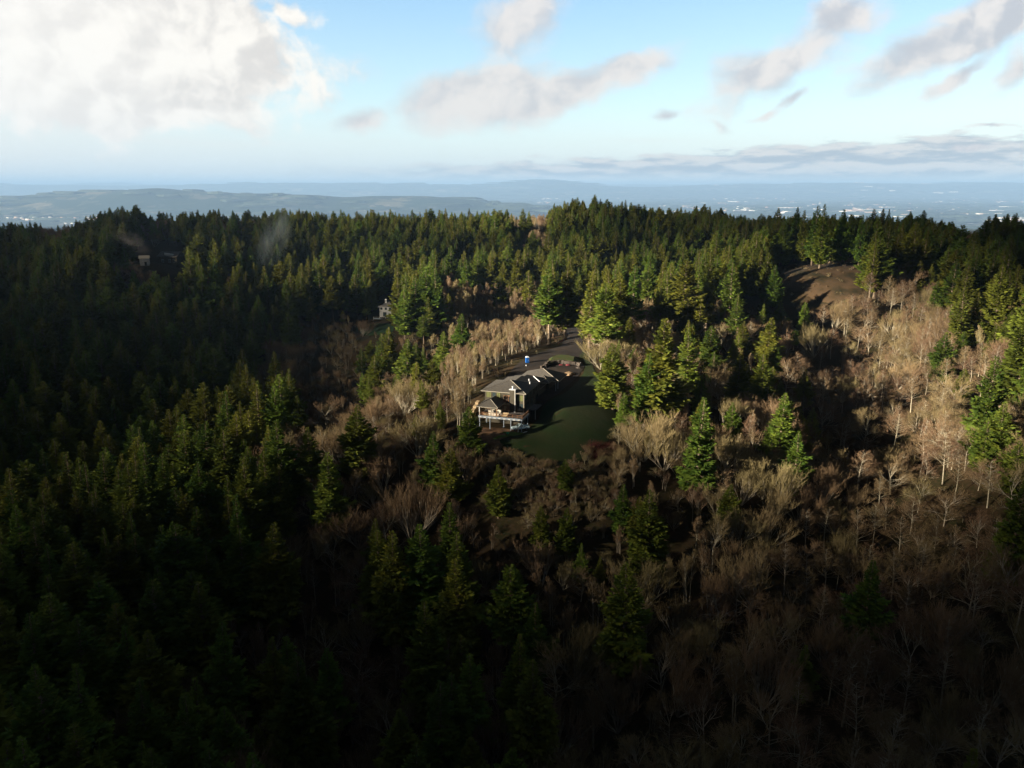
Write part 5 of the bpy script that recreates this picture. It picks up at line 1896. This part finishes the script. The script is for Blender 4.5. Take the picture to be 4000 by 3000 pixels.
# more tries near than far
dd_ = 55 + (830 - 55) * grng.random(NTRY) ** 0.62
aa_ = (grng.random(NTRY) - 0.5) * 2 * R(38.5)
uu_ = grng.random((NTRY, 4))
for i in range(NTRY):
    d, a = dd_[i], aa_[i]
    x, y = d * math.sin(a), d * math.cos(a)
    if y > 1000:
        continue
    z = float(hz(x, y))
    qx, qy, _ = proj(x, y, z + 14)
    if qx < -140 or qx > PW + 140 or qy > PH + 330:
        continue
    gx, gy, _ = proj(x, y, z)
    ci = int(min(27, max(0, qx // 79)))
    ri = int(min(20, max(0, (qy - 410) // 60)))
    ch = TMAP[ri][ci]
    if ch == '.' or in_clear(x, y):
        continue
    u = uu_[i]
    conif = {'C': 0.97, 'm': 0.42, 'b': 0.02, 'B': 0.0}[ch]
    lit_stand = False
    if 700 < qx < 1800 and 600 < qy < 1100 and ch != 'C':
        conif = 0.24 if (1285 < qx < 1760 and qy < 960) else 0.27 if (770 < qx < 985 and qy < 860) else 0.0
        lit_stand = True
    top_lim = open_strip(x, y)
    if u[0] < conif:
        H = 13 + 19 * u[1] ** 0.75
        if lit_stand: H = 9 + 7 * u[1]
        H = cap_height(x, y, z, H, u[3])
        if top_lim: H = min(H, top_lim)
        if H < 7: continue
        rad = 3.3 + 1.2 * u[2]
        if d > 300: rad *= 1.05
        if crowded(x, y, rad):
            continue
        # keep sight lines to the house, the lawn and the small homes
        tx, ty, _ = proj(x, y, z + H)
        if blocks_view(gx, gy, tx, ty):
            continue
        fillC.append((x, y, H, 1.25 + 0.45 * u[2] + max(0, 0.015 * (22 - H)), d, qx, qy))
    else:
        H = 9 + 7 * u[1]
        if ch == 'B' and qx < 1780: H = 6.0 + 5.0 * u[1]
        if 640 < qx < 960 and 640 < qy < 900: H = 5.0 + 4.0 * u[1]
        if 1000 < qx < 1500 and 980 < qy < 1150:
            H = 2.6 + (3.5 if qx < 1330 else 6) * u[1]
        H = cap_height(x, y, z, H, u[3])
        if top_lim: H = min(H, top_lim)
        if H < 3: continue
        rad = 3.1 + 1.3 * u[2]
        if ch == 'B': rad *= 0.8
        if 950 < qx < 1165 and 620 < qy < 790: rad *= 0.62
        if 1000 < qx < 1500 and 985 < qy < 1150: rad *= 0.6
        if crowded(x, y, rad):
            continue
        tx, ty, _ = proj(x, y, z + H)
        if blocks_view(gx, gy, tx, ty):
            continue
        fillB.append((x, y, H, 0.95 + 0.5 * u[2], d, qx, qy, ch))
    cells.setdefault((int(x // 6), int(y // 6)), []).append((x, y, rad))

fillC.sort(key=lambda t: t[4] / t[2])
fillB.sort(key=lambda t: t[4] / t[2])


def seen(t):
    tx, ty, _ = proj(t[0], t[1], float(hz(t[0], t[1])) + t[2])
    return 20 < tx < PW - 20 and ty < PH - 20


solo_c = [t for t in fillC if seen(t)][:max(0, 296 - N_C[0])]
solo_b = [t for t in fillB if seen(t)][:max(0, 296 - N_B[0])]
ids = set(id(t) for t in solo_c + solo_b)
rest_c = [t for t in fillC if id(t) not in ids]
rest_b = [t for t in fillB if id(t) not in ids]


def bare_kind(qx, qy, u):
    if qx > 1700:
        return ['b3', 'b2', 'b7', 'b6', 'b3', 'b0'][int(u * 6)]
    if 1090 > qx > 900 and qy < 800 or (1000 < qx < 1180 and qy < 820):
        return ['b4', 'b5', 'b4'][int(u * 3)]
    if qy > 980:
        return ['b4', 'b0', 'b5', 'b1', 'b6', 'b7'][int(u * 6)]
    return ['b0', 'b4', 'b5', 'b1', 'b6', 'b3'][int(u * 6)]


ANCH = [
    (860, 598, 'conifers by the white house'), (998, 675, 'conifer pair before the thicket'), (1082, 589, 'broad bright conifer above the thicket'), (1188, 640, 'tall conifers left of the driveway'),
    (1311, 660, 'pale-trunked conifer by the driveway'), (1402, 600, 'row of conifers beside the driveway'), (1328, 800, 'big conifer edging the lawn'), (1433, 760, 'largest layered conifer by the lawn'),
    (1487, 660, 'spreading conifer above the ridge brush'), (1538, 730, 'broad darker conifer of the ridge wood'), (1594, 650, 'narrow ridge conifer'), (1665, 660, 'conifers at the ridge end'), (1655, 790, 'bushy conifer at the ravine shade'),
    (1598, 790, 'bright conifer above the dome tree'), (1395, 930, 'large pale dome tree'), (1514, 930, 'tall conifer below the ridge wood'), (1694, 900, 'finely lit conifer at the ravine edge'), (1727, 980, 'half-shaded conifer at the ravine edge'), (1760, 900, 'lone lit ravine conifer'),
    (1240, 900, 'lawn'), (1290, 985, 'red-stemmed shrubs'), (1139, 780, 'blue toilet'), (1090, 880, 'house'), (1223, 1015, 'small ragged conifer below the lawn'), (1349, 1070, 'narrow dark conifer below the lawn'), (1410, 1130, 'dense dark conifer below the lawn'),
    (1577, 1080, 'ragged conifer toward the ravine'), (1210, 1130, 'four small green conifers'), (1077, 1050, 'neat single conifer below the house'), (885, 1090, 'large brown fan tree'), (825, 1020, 'dim fan tree'), (873, 850, 'sunlit tan dome tree'),
    (768, 930, 'isolated layered conifer'), (690, 1020, 'conifer pair at the brush edge'), (600, 860, 'tall pair of the left spur'), (585, 1200, 'large dark conifer below the spur'), (846, 1230, 'broad conifer pair'), (985, 1120, 'lit-tipped conifer of the centre group'),
    (970, 1260, 'full conifer of the centre group'), (1356, 1290, 'lone faintly lit conifer'), (1171, 1200, 'fan tree below the small conifers'), (1150, 1380, 'tall dark conifer in the lower centre'), (965, 1520, 'fine-tipped conifer at the bottom edge'),
    (640, 1490, 'largest conifer of the bottom left'), (675, 1230, 'rusty bare tree'), (455, 1230, 'full dark conifer under the spur'), (310, 1430, 'flat-layered conifer of the lower left'), (160, 1410, 'wide conifer of the lower left corner'), (345, 1270, 'open-layered conifer under the crest'),
    (350, 1030, 'round-topped crest conifer'), (490, 1070, 'clearest-lit spur conifer'), (205, 1090, 'slim crest conifers'), (60, 1180, 'first crest conifer by the left edge'), (420, 1140, 'bushy mid-spur conifer'),
    (1661, 1180, 'bright-tipped bare tree'), (1540, 1280, 'dim fan tree in the shaded brush'), (1741, 1430, 'lone dim conifer of the lower right'), (1610, 1440, 'bare tree with curled twigs'), (1810, 1390, 'grey brushy bare tree'), (2060, 1390, 'tall greyish alder'),
    (1900, 1290, 'leaning grey bare tree'), (1990, 1160, 'grey-limbed bare tree of the ravine'), (2155, 1230, 'faintly lit low alder'), (2070, 1160, 'pale-limbed bare tree catching light'), (2153, 840, 'tall conifer of the right-hand slope'), (2042, 750, 'ragged bright conifer'),
    (1998, 740, 'brightest white-trunked alder'), (2085, 815, 'squat bright conifer'), (2185, 920, 'bright conifers by the right edge'), (1785, 610, 'brown meadow'), (1776, 770, 'lone pale-topped ravine tree'), (830, 670, 'white house'), (790, 712, 'small green lawn'),
    (1050, 700, 'tan thicket'), (250, 1600, 'bottom edge near its left end'), (700, 1620, 'bottom edge left of its middle'), (1300, 1620, 'bottom edge right of its middle'), (1600, 1620, 'bottom edge under the lower right brush'), (1950, 1600, 'bottom edge near its right end'), (30, 1350, 'left picture edge, lower part'),
]
LOOK = {'c0': 'green conifer', 'c1': 'slim green conifer', 'c2': 'broad green conifer', 'c3': 'narrow conifer', 'c4': 'high-crowned conifer', 'c5': 'ragged layered conifer', 'c6': 'tapered green conifer',
        'b0': 'fan-shaped bare tree', 'b1': 'rounded bare tree', 'b2': 'straight-stemmed bare tree', 'b3': 'reddish straight-stemmed bare tree', 'b4': 'slim brushy bare tree', 'b5': 'reddish slim bare tree', 'b6': 'open-limbed bare tree', 'b7': 'reddish open-limbed bare tree'}
DIRS = ['right of', 'above right of', 'above', 'above left of', 'left of', 'below left of', 'below', 'below right of']
ORD = ['nearest', 'second', 'third', 'fourth', 'fifth', 'sixth', 'seventh', 'eighth', 'ninth', 'tenth', 'eleventh', 'twelfth']
slots = {}
jobs = []
for t in solo_c + solo_b:
    k = random.choice(CON) if len(t) == 7 else bare_kind(t[5], t[6], random.random())
    mx, my, _ = proj(t[0], t[1], float(hz(t[0], t[1])) + t[2] * 0.6)
    a = min(ANCH, key=lambda q: (q[0] - mx) ** 2 + (q[1] - my) ** 2)
    dx, dy = mx - a[0], a[1] - my
    dr = DIRS[int(round(math.atan2(dy, dx) / (math.pi / 4))) % 8]
    jobs.append((t, k, a, dr, dx * dx + dy * dy))
for jb in sorted(jobs, key=lambda q: q[4]):
    t, k, a, dr, _ = jb
    key = (a[2], dr, LOOK[k])
    n = slots.get(key, 0)
    slots[key] = n + 1
    w = region_of(t[5], t[6])
    o_ = '' if n == 0 else ORD[min(n, 11)] + ' '
    lb = '%s%s %s the %s' % (o_, LOOK[k], dr, a[2])
    plant(k, t[0], t[1], t[2], t[3], lb, ('conifers ' if k[0] == 'c' else 'bare trees ') + w)

# knee-high to man-high brush between the trees and on the meadow
brng = np.random.default_rng(5)
for i in range(5200):
    d, a = 60 + 420 * brng.random() ** 0.7, (brng.random() - 0.5) * 2 * R(37)
    x, y = d * math.sin(a), d * math.cos(a)
    if in_clear(x, y):
        continue
    z = float(hz(x, y))
    qx, qy, _ = proj(x, y, z + 2)
    if brng.random() < 0.62 or not (-50 < qx < PW + 50 and qy < PH + 100):
        continue
    rest_b.append((x, y, brng.uniform(1.5, 4.2), brng.uniform(1.2, 2.2), d, qx, qy, 'b'))
for i in range(520):
    r_ = hit(brng.uniform(1040, 1345), brng.uniform(975, 1110), d0=120)
    if r_ and not in_clear(r_[0].x, r_[0].y):
        rest_b.append((r_[0].x, r_[0].y, brng.uniform(1.4, 3.6), brng.uniform(1.2, 2.0), 200, 1200, 1050, 'b'))
mx0, mx1 = min(p[0] for p in MEADOW), max(p[0] for p in MEADOW)
my0, my1 = min(p[1] for p in MEADOW), max(p[1] for p in MEADOW)
for i in range(700):
    x, y = brng.uniform(mx0, mx1), brng.uniform(my0, my1)
    if in_poly_(x, y, MEADOW):
        rest_b.append((x, y, brng.uniform(0.5, 1.7), brng.uniform(1.5, 3.0), 400, 1700, 1100, 'b'))


def mass(name, items, kinds, label, cat):
    """every other tree of a kind as one body of wood"""
    pool = bpy.data.collections.new(name + ' shapes')
    for k in kinds:
        a, b, h0 = TREE[k]
        # one mesh of trunk and crown
        va = np.empty(len(a.vertices) * 3, np.float32); a.vertices.foreach_get('co', va)
        vb = np.empty(len(b.vertices) * 3, np.float32); b.vertices.foreach_get('co', vb)
        la = np.empty(len(a.loops), np.int32); a.loops.foreach_get('vertex_index', la)
        lb_ = np.empty(len(b.loops), np.int32); b.loops.foreach_get('vertex_index', lb_)
        V = np.concatenate([va.reshape(-1, 3), vb.reshape(-1, 3)]) / h0
        Fc = np.concatenate([la.reshape(-1, 4), lb_.reshape(-1, 4) + len(va) // 3])
        mi = np.concatenate([np.zeros(len(la) // 4, int), np.ones(len(lb_) // 4, int)])
        o = bpy.data.objects.new(k + ' ' + name, mesh_np(k + ' whole', V, Fc, [a.materials[0], b.materials[0]], mi))
        pool.objects.link(o)
    order = sorted(o.name for o in pool.objects)
    pos = np.array([(t[0], t[1], float(hz(t[0], t[1])) - 0.3) for t in items], np.float32)
    me = bpy.data.meshes.new(name)
    me.vertices.add(len(pos))
    me.vertices.foreach_set('co', pos.ravel())
    at = me.attributes.new('tree_scale', 'FLOAT_VECTOR', 'POINT')
    at.data.foreach_set('vector', np.array([(t[2] * t[3], t[2] * t[3], t[2]) for t in items], np.float32).ravel())
    ar = me.attributes.new('tree_turn', 'FLOAT_VECTOR', 'POINT')
    ar.data.foreach_set('vector', np.array([(random.gauss(0, .02), random.gauss(0, .02), random.uniform(0, 6.28)) for t in items], np.float32).ravel())
    ai = me.attributes.new('tree_shape', 'INT', 'POINT')
    ks = []
    for t in items:
        k = random.choice(kinds) if kinds[0][0] == 'c' else bare_kind(t[5], t[6], random.random())
        ks.append([q for q, nm in enumerate(order) if nm.startswith(k + ' ')][0])
    ai.data.foreach_set('value', np.array(ks, np.int32))
    o = link(bpy.data.objects.new(name, me))
    tag(o, label, cat, kind='stuff')
    ng = bpy.data.node_groups.new(name + ' planting', 'GeometryNodeTree')
    ng.interface.new_socket('Geometry', in_out='INPUT', socket_type='NodeSocketGeometry')
    ng.interface.new_socket('Geometry', in_out='OUTPUT', socket_type='NodeSocketGeometry')
    N = ng.nodes
    L = ng.links.new
    gi, go = N.new('NodeGroupInput'), N.new('NodeGroupOutput')
    iop = N.new('GeometryNodeInstanceOnPoints')
    ci = N.new('GeometryNodeCollectionInfo')
    ci.inputs['Collection'].default_value = pool
    ci.inputs['Separate Children'].default_value = True
    ci.inputs['Reset Children'].default_value = True

    def attr(nm, ty):
        q = N.new('GeometryNodeInputNamedAttribute')
        q.data_type = ty
        q.inputs['Name'].default_value = nm
        return q.outputs[0]
    L(gi.outputs[0], iop.inputs['Points'])
    L(ci.outputs[0], iop.inputs['Instance'])
    iop.inputs['Pick Instance'].default_value = True
    L(attr('tree_shape', 'INT'), iop.inputs['Instance Index'])
    er = N.new('FunctionNodeEulerToRotation')
    L(attr('tree_turn', 'FLOAT_VECTOR'), er.inputs[0])
    L(er.outputs[0], iop.inputs['Rotation'])
    L(attr('tree_scale', 'FLOAT_VECTOR'), iop.inputs['Scale'])
    L(iop.outputs[0], go.inputs[0])
    md = o.modifiers.new('planting', 'NODES')
    md.node_group = ng
    return o


mass('conifer_forest', rest_c, CON, 'dense dark conifer forest covering the slopes and ridge', 'forest')
mass('bare_woodland', rest_b, ['b0', 'b1', 'b2', 'b3', 'b4', 'b5', 'b6', 'b7'], 'brown leafless woodland filling the slopes', 'woodland')
print('TREES', N_C[0], len(solo_c), len(rest_c), '|', N_B[0], len(solo_b), len(rest_b))

# ------------------------------------------------------------------ far valley: town, woods
M_WARE = [mat('warehouse white', (0.48, 0.47, 0.45)), mat('warehouse tan', (0.34, 0.25, 0.20)), mat('warehouse grey', (0.26, 0.26, 0.26)), mat('warehouse pink brick', (0.34, 0.21, 0.17))]


def zfar(x, y):
    return float(height_np(np.array([x]), np.array([y]))[0])


def far_town():
    g = random.Random(11)
    base = []
    for k in range(4):
        b = MB()
        b.box(-0.5, 0.5, -0.5, 0.5, -0.5, 1.0)
        b.box(-0.49, 0.49, -0.49, 0.49, 1.001, 1.06)
        if k != 1:
            b.box(-0.3, -0.1, -0.3, 0.1, 1.06, 1.25)
        me = b.build('pattern', M_WARE[k]).data
        bpy.data.objects.remove(bpy.data.objects['pattern'])
        base.append(me)
    n = 0
    cl = [(g.uniform(1500, 2230), g.uniform(424, 476)) for _ in range(22)] + [(g.uniform(1650, 2230), g.uniform(448, 480)) for _ in range(16)]
    while n < 180:
        c = g.choice(cl)
        px, py = c[0] + g.gauss(0, 34), c[1] + g.gauss(0, 1.4)
        if not (1380 < px < 2300 and 418 < py < 488):
            continue
        q = at_z(px, py, VALLEY)
        x, y = q.x, q.y
        z = zfar(x, y)
        kc = g.choice([0, 0, 0, 1, 2, 3])
        o = bpy.data.objects.new('warehouse', base[kc])
        sc = y / 17000.0
        o.location = (x, y, z)
        o.scale = (g.uniform(80, 320) * sc ** .5, g.uniform(110, 380), g.uniform(10, 20) * sc ** .6)
        o.rotation_euler = (0, 0, g.gauss(0, 0.25))
        link(o)
        w = 'nearest' if py > 462 else 'middle' if py > 440 else 'farthest'
        side = 'above the second rounded hilltop' if px < 1560 else 'between that hilltop and the twin spires' if px < 1680 else 'above the brown meadow' if px < 1860 else 'right of the meadow' if px < 2040 else 'near the right edge'
        cn = ['white', 'tan', 'grey', 'pinkish'][kc]
        tag(o, '%s flat roof, %s rows of the hazy town, %s' % (cn, w, side), 'warehouse', '%s buildings of the valley town, %s rows, %s' % (cn, w, side))
        n += 1
    # houses and roofs too many to count: one body
    V, Fc, MI = [], [], []
    q = np.array([(-.5, -.5, 0), (.5, -.5, 0), (.5, .5, 0), (-.5, .5, 0), (-.5, -.5, 1), (.5, -.5, 1), (.5, .5, 1), (-.5, .5, 1)])
    fq = np.array([(4, 5, 6, 7), (0, 1, 5, 4), (1, 2, 6, 5), (2, 3, 7, 6), (3, 0, 4, 7)])
    r = np.random.default_rng(4)
    P = []
    for _ in range(4200):
        u = r.random()
        if u < 0.66:
            px, py = r.uniform(1150, 2300), 411 + abs(r.normal(0, 26))
        elif u < 0.8:
            px, py = r.normal(60, 130), r.normal(472, 5)
        else:
            px, py = r.uniform(0, 1200), r.uniform(420, 462)
        if py < 409.5: continue
        a = ray(px, py)
        # meet valley or hill
        t = None
        p = at_z(px, py, VALLEY + 5)
        if p.y > 60000: continue
        if u >= 0.8 and r.random() < 0.6: continue
        P.append((p.x, p.y))
    P = np.array(P)
    cx = np.sin(P[:, 0] / 1500.0) + np.cos(P[:, 1] / 2100.0 + P[:, 0] / 4000)
    P = P[cx > -0.5]
    P = P[height_np(P[:, 0], P[:, 1]) < VALLEY + 60]
    Z = height_np(P[:, 0], P[:, 1])
    n = len(P)
    s = np.stack([r.uniform(26, 100, n) * (P[:, 1] / 15000) ** .7, r.uniform(26, 80, n), r.uniform(11, 20, n) * (P[:, 1] / 17000) ** .5], -1)
    V = (q[None] * s[:, None] + np.stack([P[:, 0], P[:, 1], Z - 1], -1)[:, None]).reshape(-1, 3)
    Fc = (fq[None] + (np.arange(n) * 8)[:, None, None]).reshape(-1, 4)
    mi = np.repeat(r.integers(0, 4, n), 5)
    o = link(bpy.data.objects.new('valley_suburb', mesh_np('valley_suburb', V, Fc, M_WARE, mi)))
    tag(o, 'countless pale roofs of a suburb spread over the hazy valley', 'suburb', kind='stuff')
    # belts of valley woodland
    V, Fc = [], []
    m = 2600
    xs = r.uniform(-30000, 30000, m * 3)
    ys = 7500 + 38000 * r.random(m * 3) ** 1.3
    ok = (np.abs(xs) < ys * 0.75)
    xs, ys = xs[ok][:m], ys[ok][:m]
    zz = height_np(xs, ys)
    ring = 9
    for i in range(len(xs)):
        L = r.uniform(130, 800) * (ys[i] / 17000) ** .5
        Wd = r.uniform(80, 230)
        hh = r.uniform(26, 48)
        th = r.normal(0, 0.25)
        n0 = len(V)
        for k in range(ring):
            a = 2 * math.pi * k / ring
            x_, y_ = math.cos(a) * L * r.uniform(.7, 1.1), math.sin(a) * Wd * r.uniform(.7, 1.1)
            V.append((xs[i] + x_ * math.cos(th) - y_ * math.sin(th), ys[i] + x_ * math.sin(th) + y_ * math.cos(th), zz[i] - 8))
        for k in range(ring):
            bx_, by_, _ = V[n0 + k]
            V.append((xs[i] + (bx_ - xs[i]) * .8, ys[i] + (by_ - ys[i]) * .8, zz[i] + hh * r.uniform(.55, 1.1)))
        V.append((xs[i], ys[i], zz[i] + hh))
        for k in range(ring):
            j = (k + 1) % ring
            Fc.append((n0 + k, n0 + j, n0 + ring + j, n0 + ring + k))
            Fc.append((n0 + ring + k, n0 + ring + j, n0 + 2 * ring, n0 + 2 * ring))
    me = bpy.data.meshes.new('valley_woods')
    me.from_pydata(V, [], [f if f[2] != f[3] else f[:3] for f in Fc])
    me.materials.append(mat('far woodland', (0.022, 0.034, 0.018), var=0.4, scale=0.02))
    o = link(bpy.data.objects.new('valley_woods', me))
    tag(o, 'dark belts of woodland between the valley fields and roofs', 'woods', kind='stuff')


far_town()

# red-stemmed shrubs at the lower end of the lawn
def shrub(seed):
    g = np.random.default_rng(seed)
    n = 110
    a = g.uniform(0, 6.283, n)
    tl = np.sqrt(g.random(n)) * 0.8
    L = g.uniform(1.6, 3.0, n)
    d = np.stack([np.sin(tl) * np.cos(a), np.sin(tl) * np.sin(a), np.cos(tl)], 1)
    p0 = g.normal(0, 0.5, (n, 3)) * np.array([1, 1, 0])
    v, f = tube_np(p0, p0 + d * L[:, None], np.full(n, .03), np.full(n, .012), 3)
    return mesh_np('dogwood stems', v, f, [M_REDOSIER])


_sh = [shrub(1), shrub(2), shrub(3)]
_shl = ['bright red-stemmed shrub at the lower right corner of the lawn', 'red-stemmed shrub right of the bright one below the lawn', 'dull red shrub left of the bright one below the lawn',
        'low red shrub behind the bright one against the lawn', 'red shrub in the shade right of the lawn corner', 'small red shrub nearest the pale dome tree', 'red shrub lowest on the brushy bank']
for i, (px, py) in enumerate(((1290, 985), (1303, 990), (1270, 980), (1283, 974), (1308, 972), (1322, 982), (1284, 1000))):
    r_ = hit(px, py, d0=120)
    o = link(bpy.data.objects.new('red_shrub', _sh[i % 3]))
    o.location = (r_[0].x, r_[0].y, ground_z(r_[0].x, r_[0].y))
    o.scale = (1.2, 1.2, 1.0)
    tag(o, _shl[i], 'shrub', 'red-stemmed shrubs below the lawn')

# ------------------------------------------------------------------ added unseen cloud layer, shaped to let sun through in chosen patches
LIT = [  # x, y, rx, ry in the picture, how much sun comes through
    (980, 700, 200, 115, 1.0), (890, 660, 130, 110, 1.0), (1200, 650, 160, 110, 1.0), (1420, 700, 190, 120, 1.0), (1560, 760, 200, 140, 1.0), (1640, 900, 130, 110, 1.0), (1430, 960, 200, 130, 1.0),
    (1120, 850, 190, 90, 1.0), (860, 830, 120, 90, 0.9), (760, 900, 90, 60, 0.5), (1080, 940, 165, 85, 0.95), (1320, 1070, 240, 75, 0.66), (900, 970, 140, 90, 0.5),
    (1995, 690, 75, 50, 0.78), (2085, 760, 115, 105, 0.88), (2185, 900, 105, 115, 0.92), (2210, 1040, 60, 100, 0.7), (2150, 1200, 90, 70, 0.25),
    (600, 610, 110, 38, 0.8), (700, 610, 70, 50, 0.85), (900, 480, 330, 52, 0.72), (820, 560, 330, 60, 0.38), (560, 480, 220, 48, 0.4), (1110, 470, 110, 40, 1.0), (1380, 500, 300, 80, 0.42), (1560, 590, 110, 60, 0.75),
    (828, 668, 28, 34, 0.8), (365, 550, 26, 16, 0.8), (1790, 598, 110, 38, 0.7), (1980, 560, 120, 60, 0.35), (2120, 600, 120, 60, 0.3), (1800, 490, 200, 40, 0.25), (350, 460, 120, 30, 0.25),
    (380, 1040, 280, 130, 0.52), (590, 900, 140, 90, 0.42), (1356, 1250, 60, 70, 0.5), (1650, 1150, 90, 50, 0.22), (980, 1110, 60, 50, 0.3), (1800, 480, 700, 40, 0.12),
]


def lit_amount(px, py):
    b = 0.0
    if px < 1480:
        b = (0.27 - 0.05 * min(1, max(0, (py - 800) / 700))) * min(1, (1480 - px) / 150)
    if 120 < px < 660 and 600 < py < 900:
        b *= 0.35
    for x, y, rx, ry, k in LIT:
        r = math.hypot((px - x) / rx, (py - y) / ry)
        if r < 1.25:
            t = min(1, max(0, (1.25 - r) / 0.5))
            b = max(b, k * t * t * (3 - 2 * t))
    return b ** 1.8


def shade_deck():
    HC_ = 620.0
    k = 1.0 / sd.z
    Q, Lv, Wt = [], [], []
    for py in list(range(424, 700, 16)) + list(range(700, 1260, 26)) + list(range(1260, 1661, 50)):
        for px in range(-200, 2413, 40):
            r = hit(px, py, h=15.0)
            if r is None:
                continue
            p = r[0]
            z = p.z + 13
            # ground already in the shade of a hill says nothing about the layer
            blocked = False
            for st_ in range(3, 26):
                qx, qy, qz = p.x + sd.x * st_ * 12, p.y + sd.y * st_ * 12, z + sd.z * st_ * 12
                if float(hz(qx, qy)) + 7 > qz:
                    blocked = True
                    break
            if blocked:
                continue
            la = lit_amount(px, py)
            for dz, wt in ((4, 1), (13, 1.5), (22, 1.5)) if la > 0.45 else (((4, 1.6), (13, 1.0)) if 1740 < px < 1940 and py > 690 else ((13, 0.3),)):
                z = p.z + dz
                Q.append((p.x + sd.x * k * (HC_ - z), p.y + sd.y * k * (HC_ - z)))
                Lv.append(la)
                Wt.append(wt)
    Q, Lv, Wt = np.array(Q), np.array(Lv), np.array(Wt)
    x0, x1, y0, y1 = Q[:, 0].min() - 150, Q[:, 0].max() + 60, Q[:, 1].min() - 250, Q[:, 1].max() + 260
    st = 11.0
    xs, ys = np.arange(x0, x1, st), np.arange(y0, y1, st)
    X, Y = np.meshgrid(xs, ys)
    L = np.zeros(X.shape)
    sg = 13.0
    for j in range(X.shape[0]):
        d2 = (X[j][:, None] - Q[None, :, 0]) ** 2 + (Y[j][:, None] - Q[None, :, 1]) ** 2
        # widen the kernel where samples are sparse
        m = np.sqrt(d2.min(1))
        s2 = np.maximum(sg, m * 0.8)[:, None] ** 2
        w = np.exp(-d2 / (2 * s2)) * Wt[None]
        v = (w @ Lv) / (w.sum(1) + 1e-12)
        v *= np.clip(1 - (m - 40) / 60, 0, 1)
        L[j] = v
    g = np.random.default_rng(3)
    L = np.clip(L, 0, 1)
    ny, nx = X.shape
    th = 5.0 + 45.0 * (1 - L) ** 3 * (0.7 + 0.3 * np.sin(X / 60) * np.cos(Y / 47))
    bot = HC_ + 3 * np.sin(X / 40.0) * np.sin(Y / 33.0)
    edge = np.ones_like(L)
    for a in (0, -1):
        th[a, :] = 0.5
        th[:, a] = 0.5
    V = np.concatenate([np.stack([X.ravel(), Y.ravel(), bot.ravel()], -1), np.stack([X.ravel(), Y.ravel(), (bot + th).ravel()], -1)])
    i, j = np.meshgrid(np.arange(nx - 1), np.arange(ny - 1))
    a = (j * nx + i).ravel()
    N = nx * ny
    Fc = np.concatenate([np.stack([a, a + nx, a + nx + 1, a + 1], -1), np.stack([a, a + 1, a + nx + 1, a + nx], -1) + N])
    m = bpy.data.materials.new('cloud vapour')
    m.use_nodes = True
    T = NT(m.node_tree)
    at = T.n('ShaderNodeAttribute', attribute_name='thin').outputs['Fac']
    df = T.n('ShaderNodeBsdfDiffuse', {'Color': (0.8, 0.8, 0.82, 1)})
    tr = T.n('ShaderNodeBsdfTransparent', {'Color': (1, 1, 1, 1)})
    T.n('ShaderNodeOutputMaterial', {'Surface': T.n('ShaderNodeMixShader', {0: T.m('POWER', at, 0.5), 1: df.outputs[0], 2: tr.outputs[0]}).outputs[0]})
    me = mesh_np('cloud', V, Fc, [m], smooth=True)
    at = me.attributes.new('thin', 'FLOAT', 'POINT')
    at.data.foreach_set('value', np.concatenate([L.ravel(), L.ravel()]).astype(np.float32))
    o = link(bpy.data.objects.new('cloud', me))  # added out of view, thinned only where sun should fall
    tag(o, 'unseen cloud layer added to shade the wood in patches', 'cloud', kind='stuff')


shade_deck()


# ------------------------------------------------------------------ chimney smoke and the haze
def smoke(name, px, py, d, sx, sz, rot, dens, col, label):
    p = at_d(px, py, d)
    bm = bmesh.new()
    bmesh.ops.create_icosphere(bm, subdivisions=3, radius=1.0)
    me = bpy.data.meshes.new(name)
    bm.to_mesh(me)
    bm.free()
    m = bpy.data.materials.new(name + ' vapour')
    m.use_nodes = True
    T = NT(m.node_tree)
    tc = T.n('ShaderNodeTexCoord').outputs['Object']
    ln = T.n('ShaderNodeVectorMath', {0: tc}, operation='LENGTH').outputs['Value']
    mp = T.n('ShaderNodeMapping', {'Vector': tc, 'Scale': (1, 1, 0.6)}).outputs[0]
    nz = T.n('ShaderNodeTexNoise', {'Vector': mp, 'Scale': 2.2, 'Detail': 4.0}).outputs['Fac']
    f = T.m('MULTIPLY', T.smooth(ln, 0.15, 1.0, 1, 0), T.smooth(nz, 0.42, 0.7))
    pv = T.n('ShaderNodeVolumePrincipled', {'Color': (*col, 1), 'Density': T.m('MULTIPLY', f, dens), 'Anisotropy': 0.2})
    T.n('ShaderNodeOutputMaterial', {'Volume': pv.outputs[0]})
    me.materials.append(m)
    o = link(bpy.data.objects.new(name, me))
    o.location = p
    o.scale = (sx, 12, sz)
    o.rotation_euler = (0, R(rot), 0)
    tag(o, label, 'smoke', kind='stuff')


smoke('smoke_plume', 283, 520, 560, 17, 7, 38, 0.022, (0.70, 0.64, 0.60), 'brownish wood smoke drifting over the left slope')
smoke('smoke_plume', 592, 510, 520, 13, 30, 22, 0.015, (0.62, 0.75, 0.80), 'thin bluish smoke rising before the left skyline')

b = MB()
b.box(-112000, 112000, -3500, 117000, VALLEY - 60, 540.0)
m = bpy.data.materials.new('hazy air')
m.use_nodes = True
T = NT(m.node_tree)
pv = T.n('ShaderNodeVolumePrincipled', {'Color': (0.22, 0.36, 0.58, 1), 'Density': 0.000042, 'Anisotropy': 0.0})
T.n('ShaderNodeOutputMaterial', {'Volume': pv.outputs[0]})
o = b.build('haze', m)
o['kind'] = 'stuff'
o['label'] = 'thin blue haze lying over the valley'
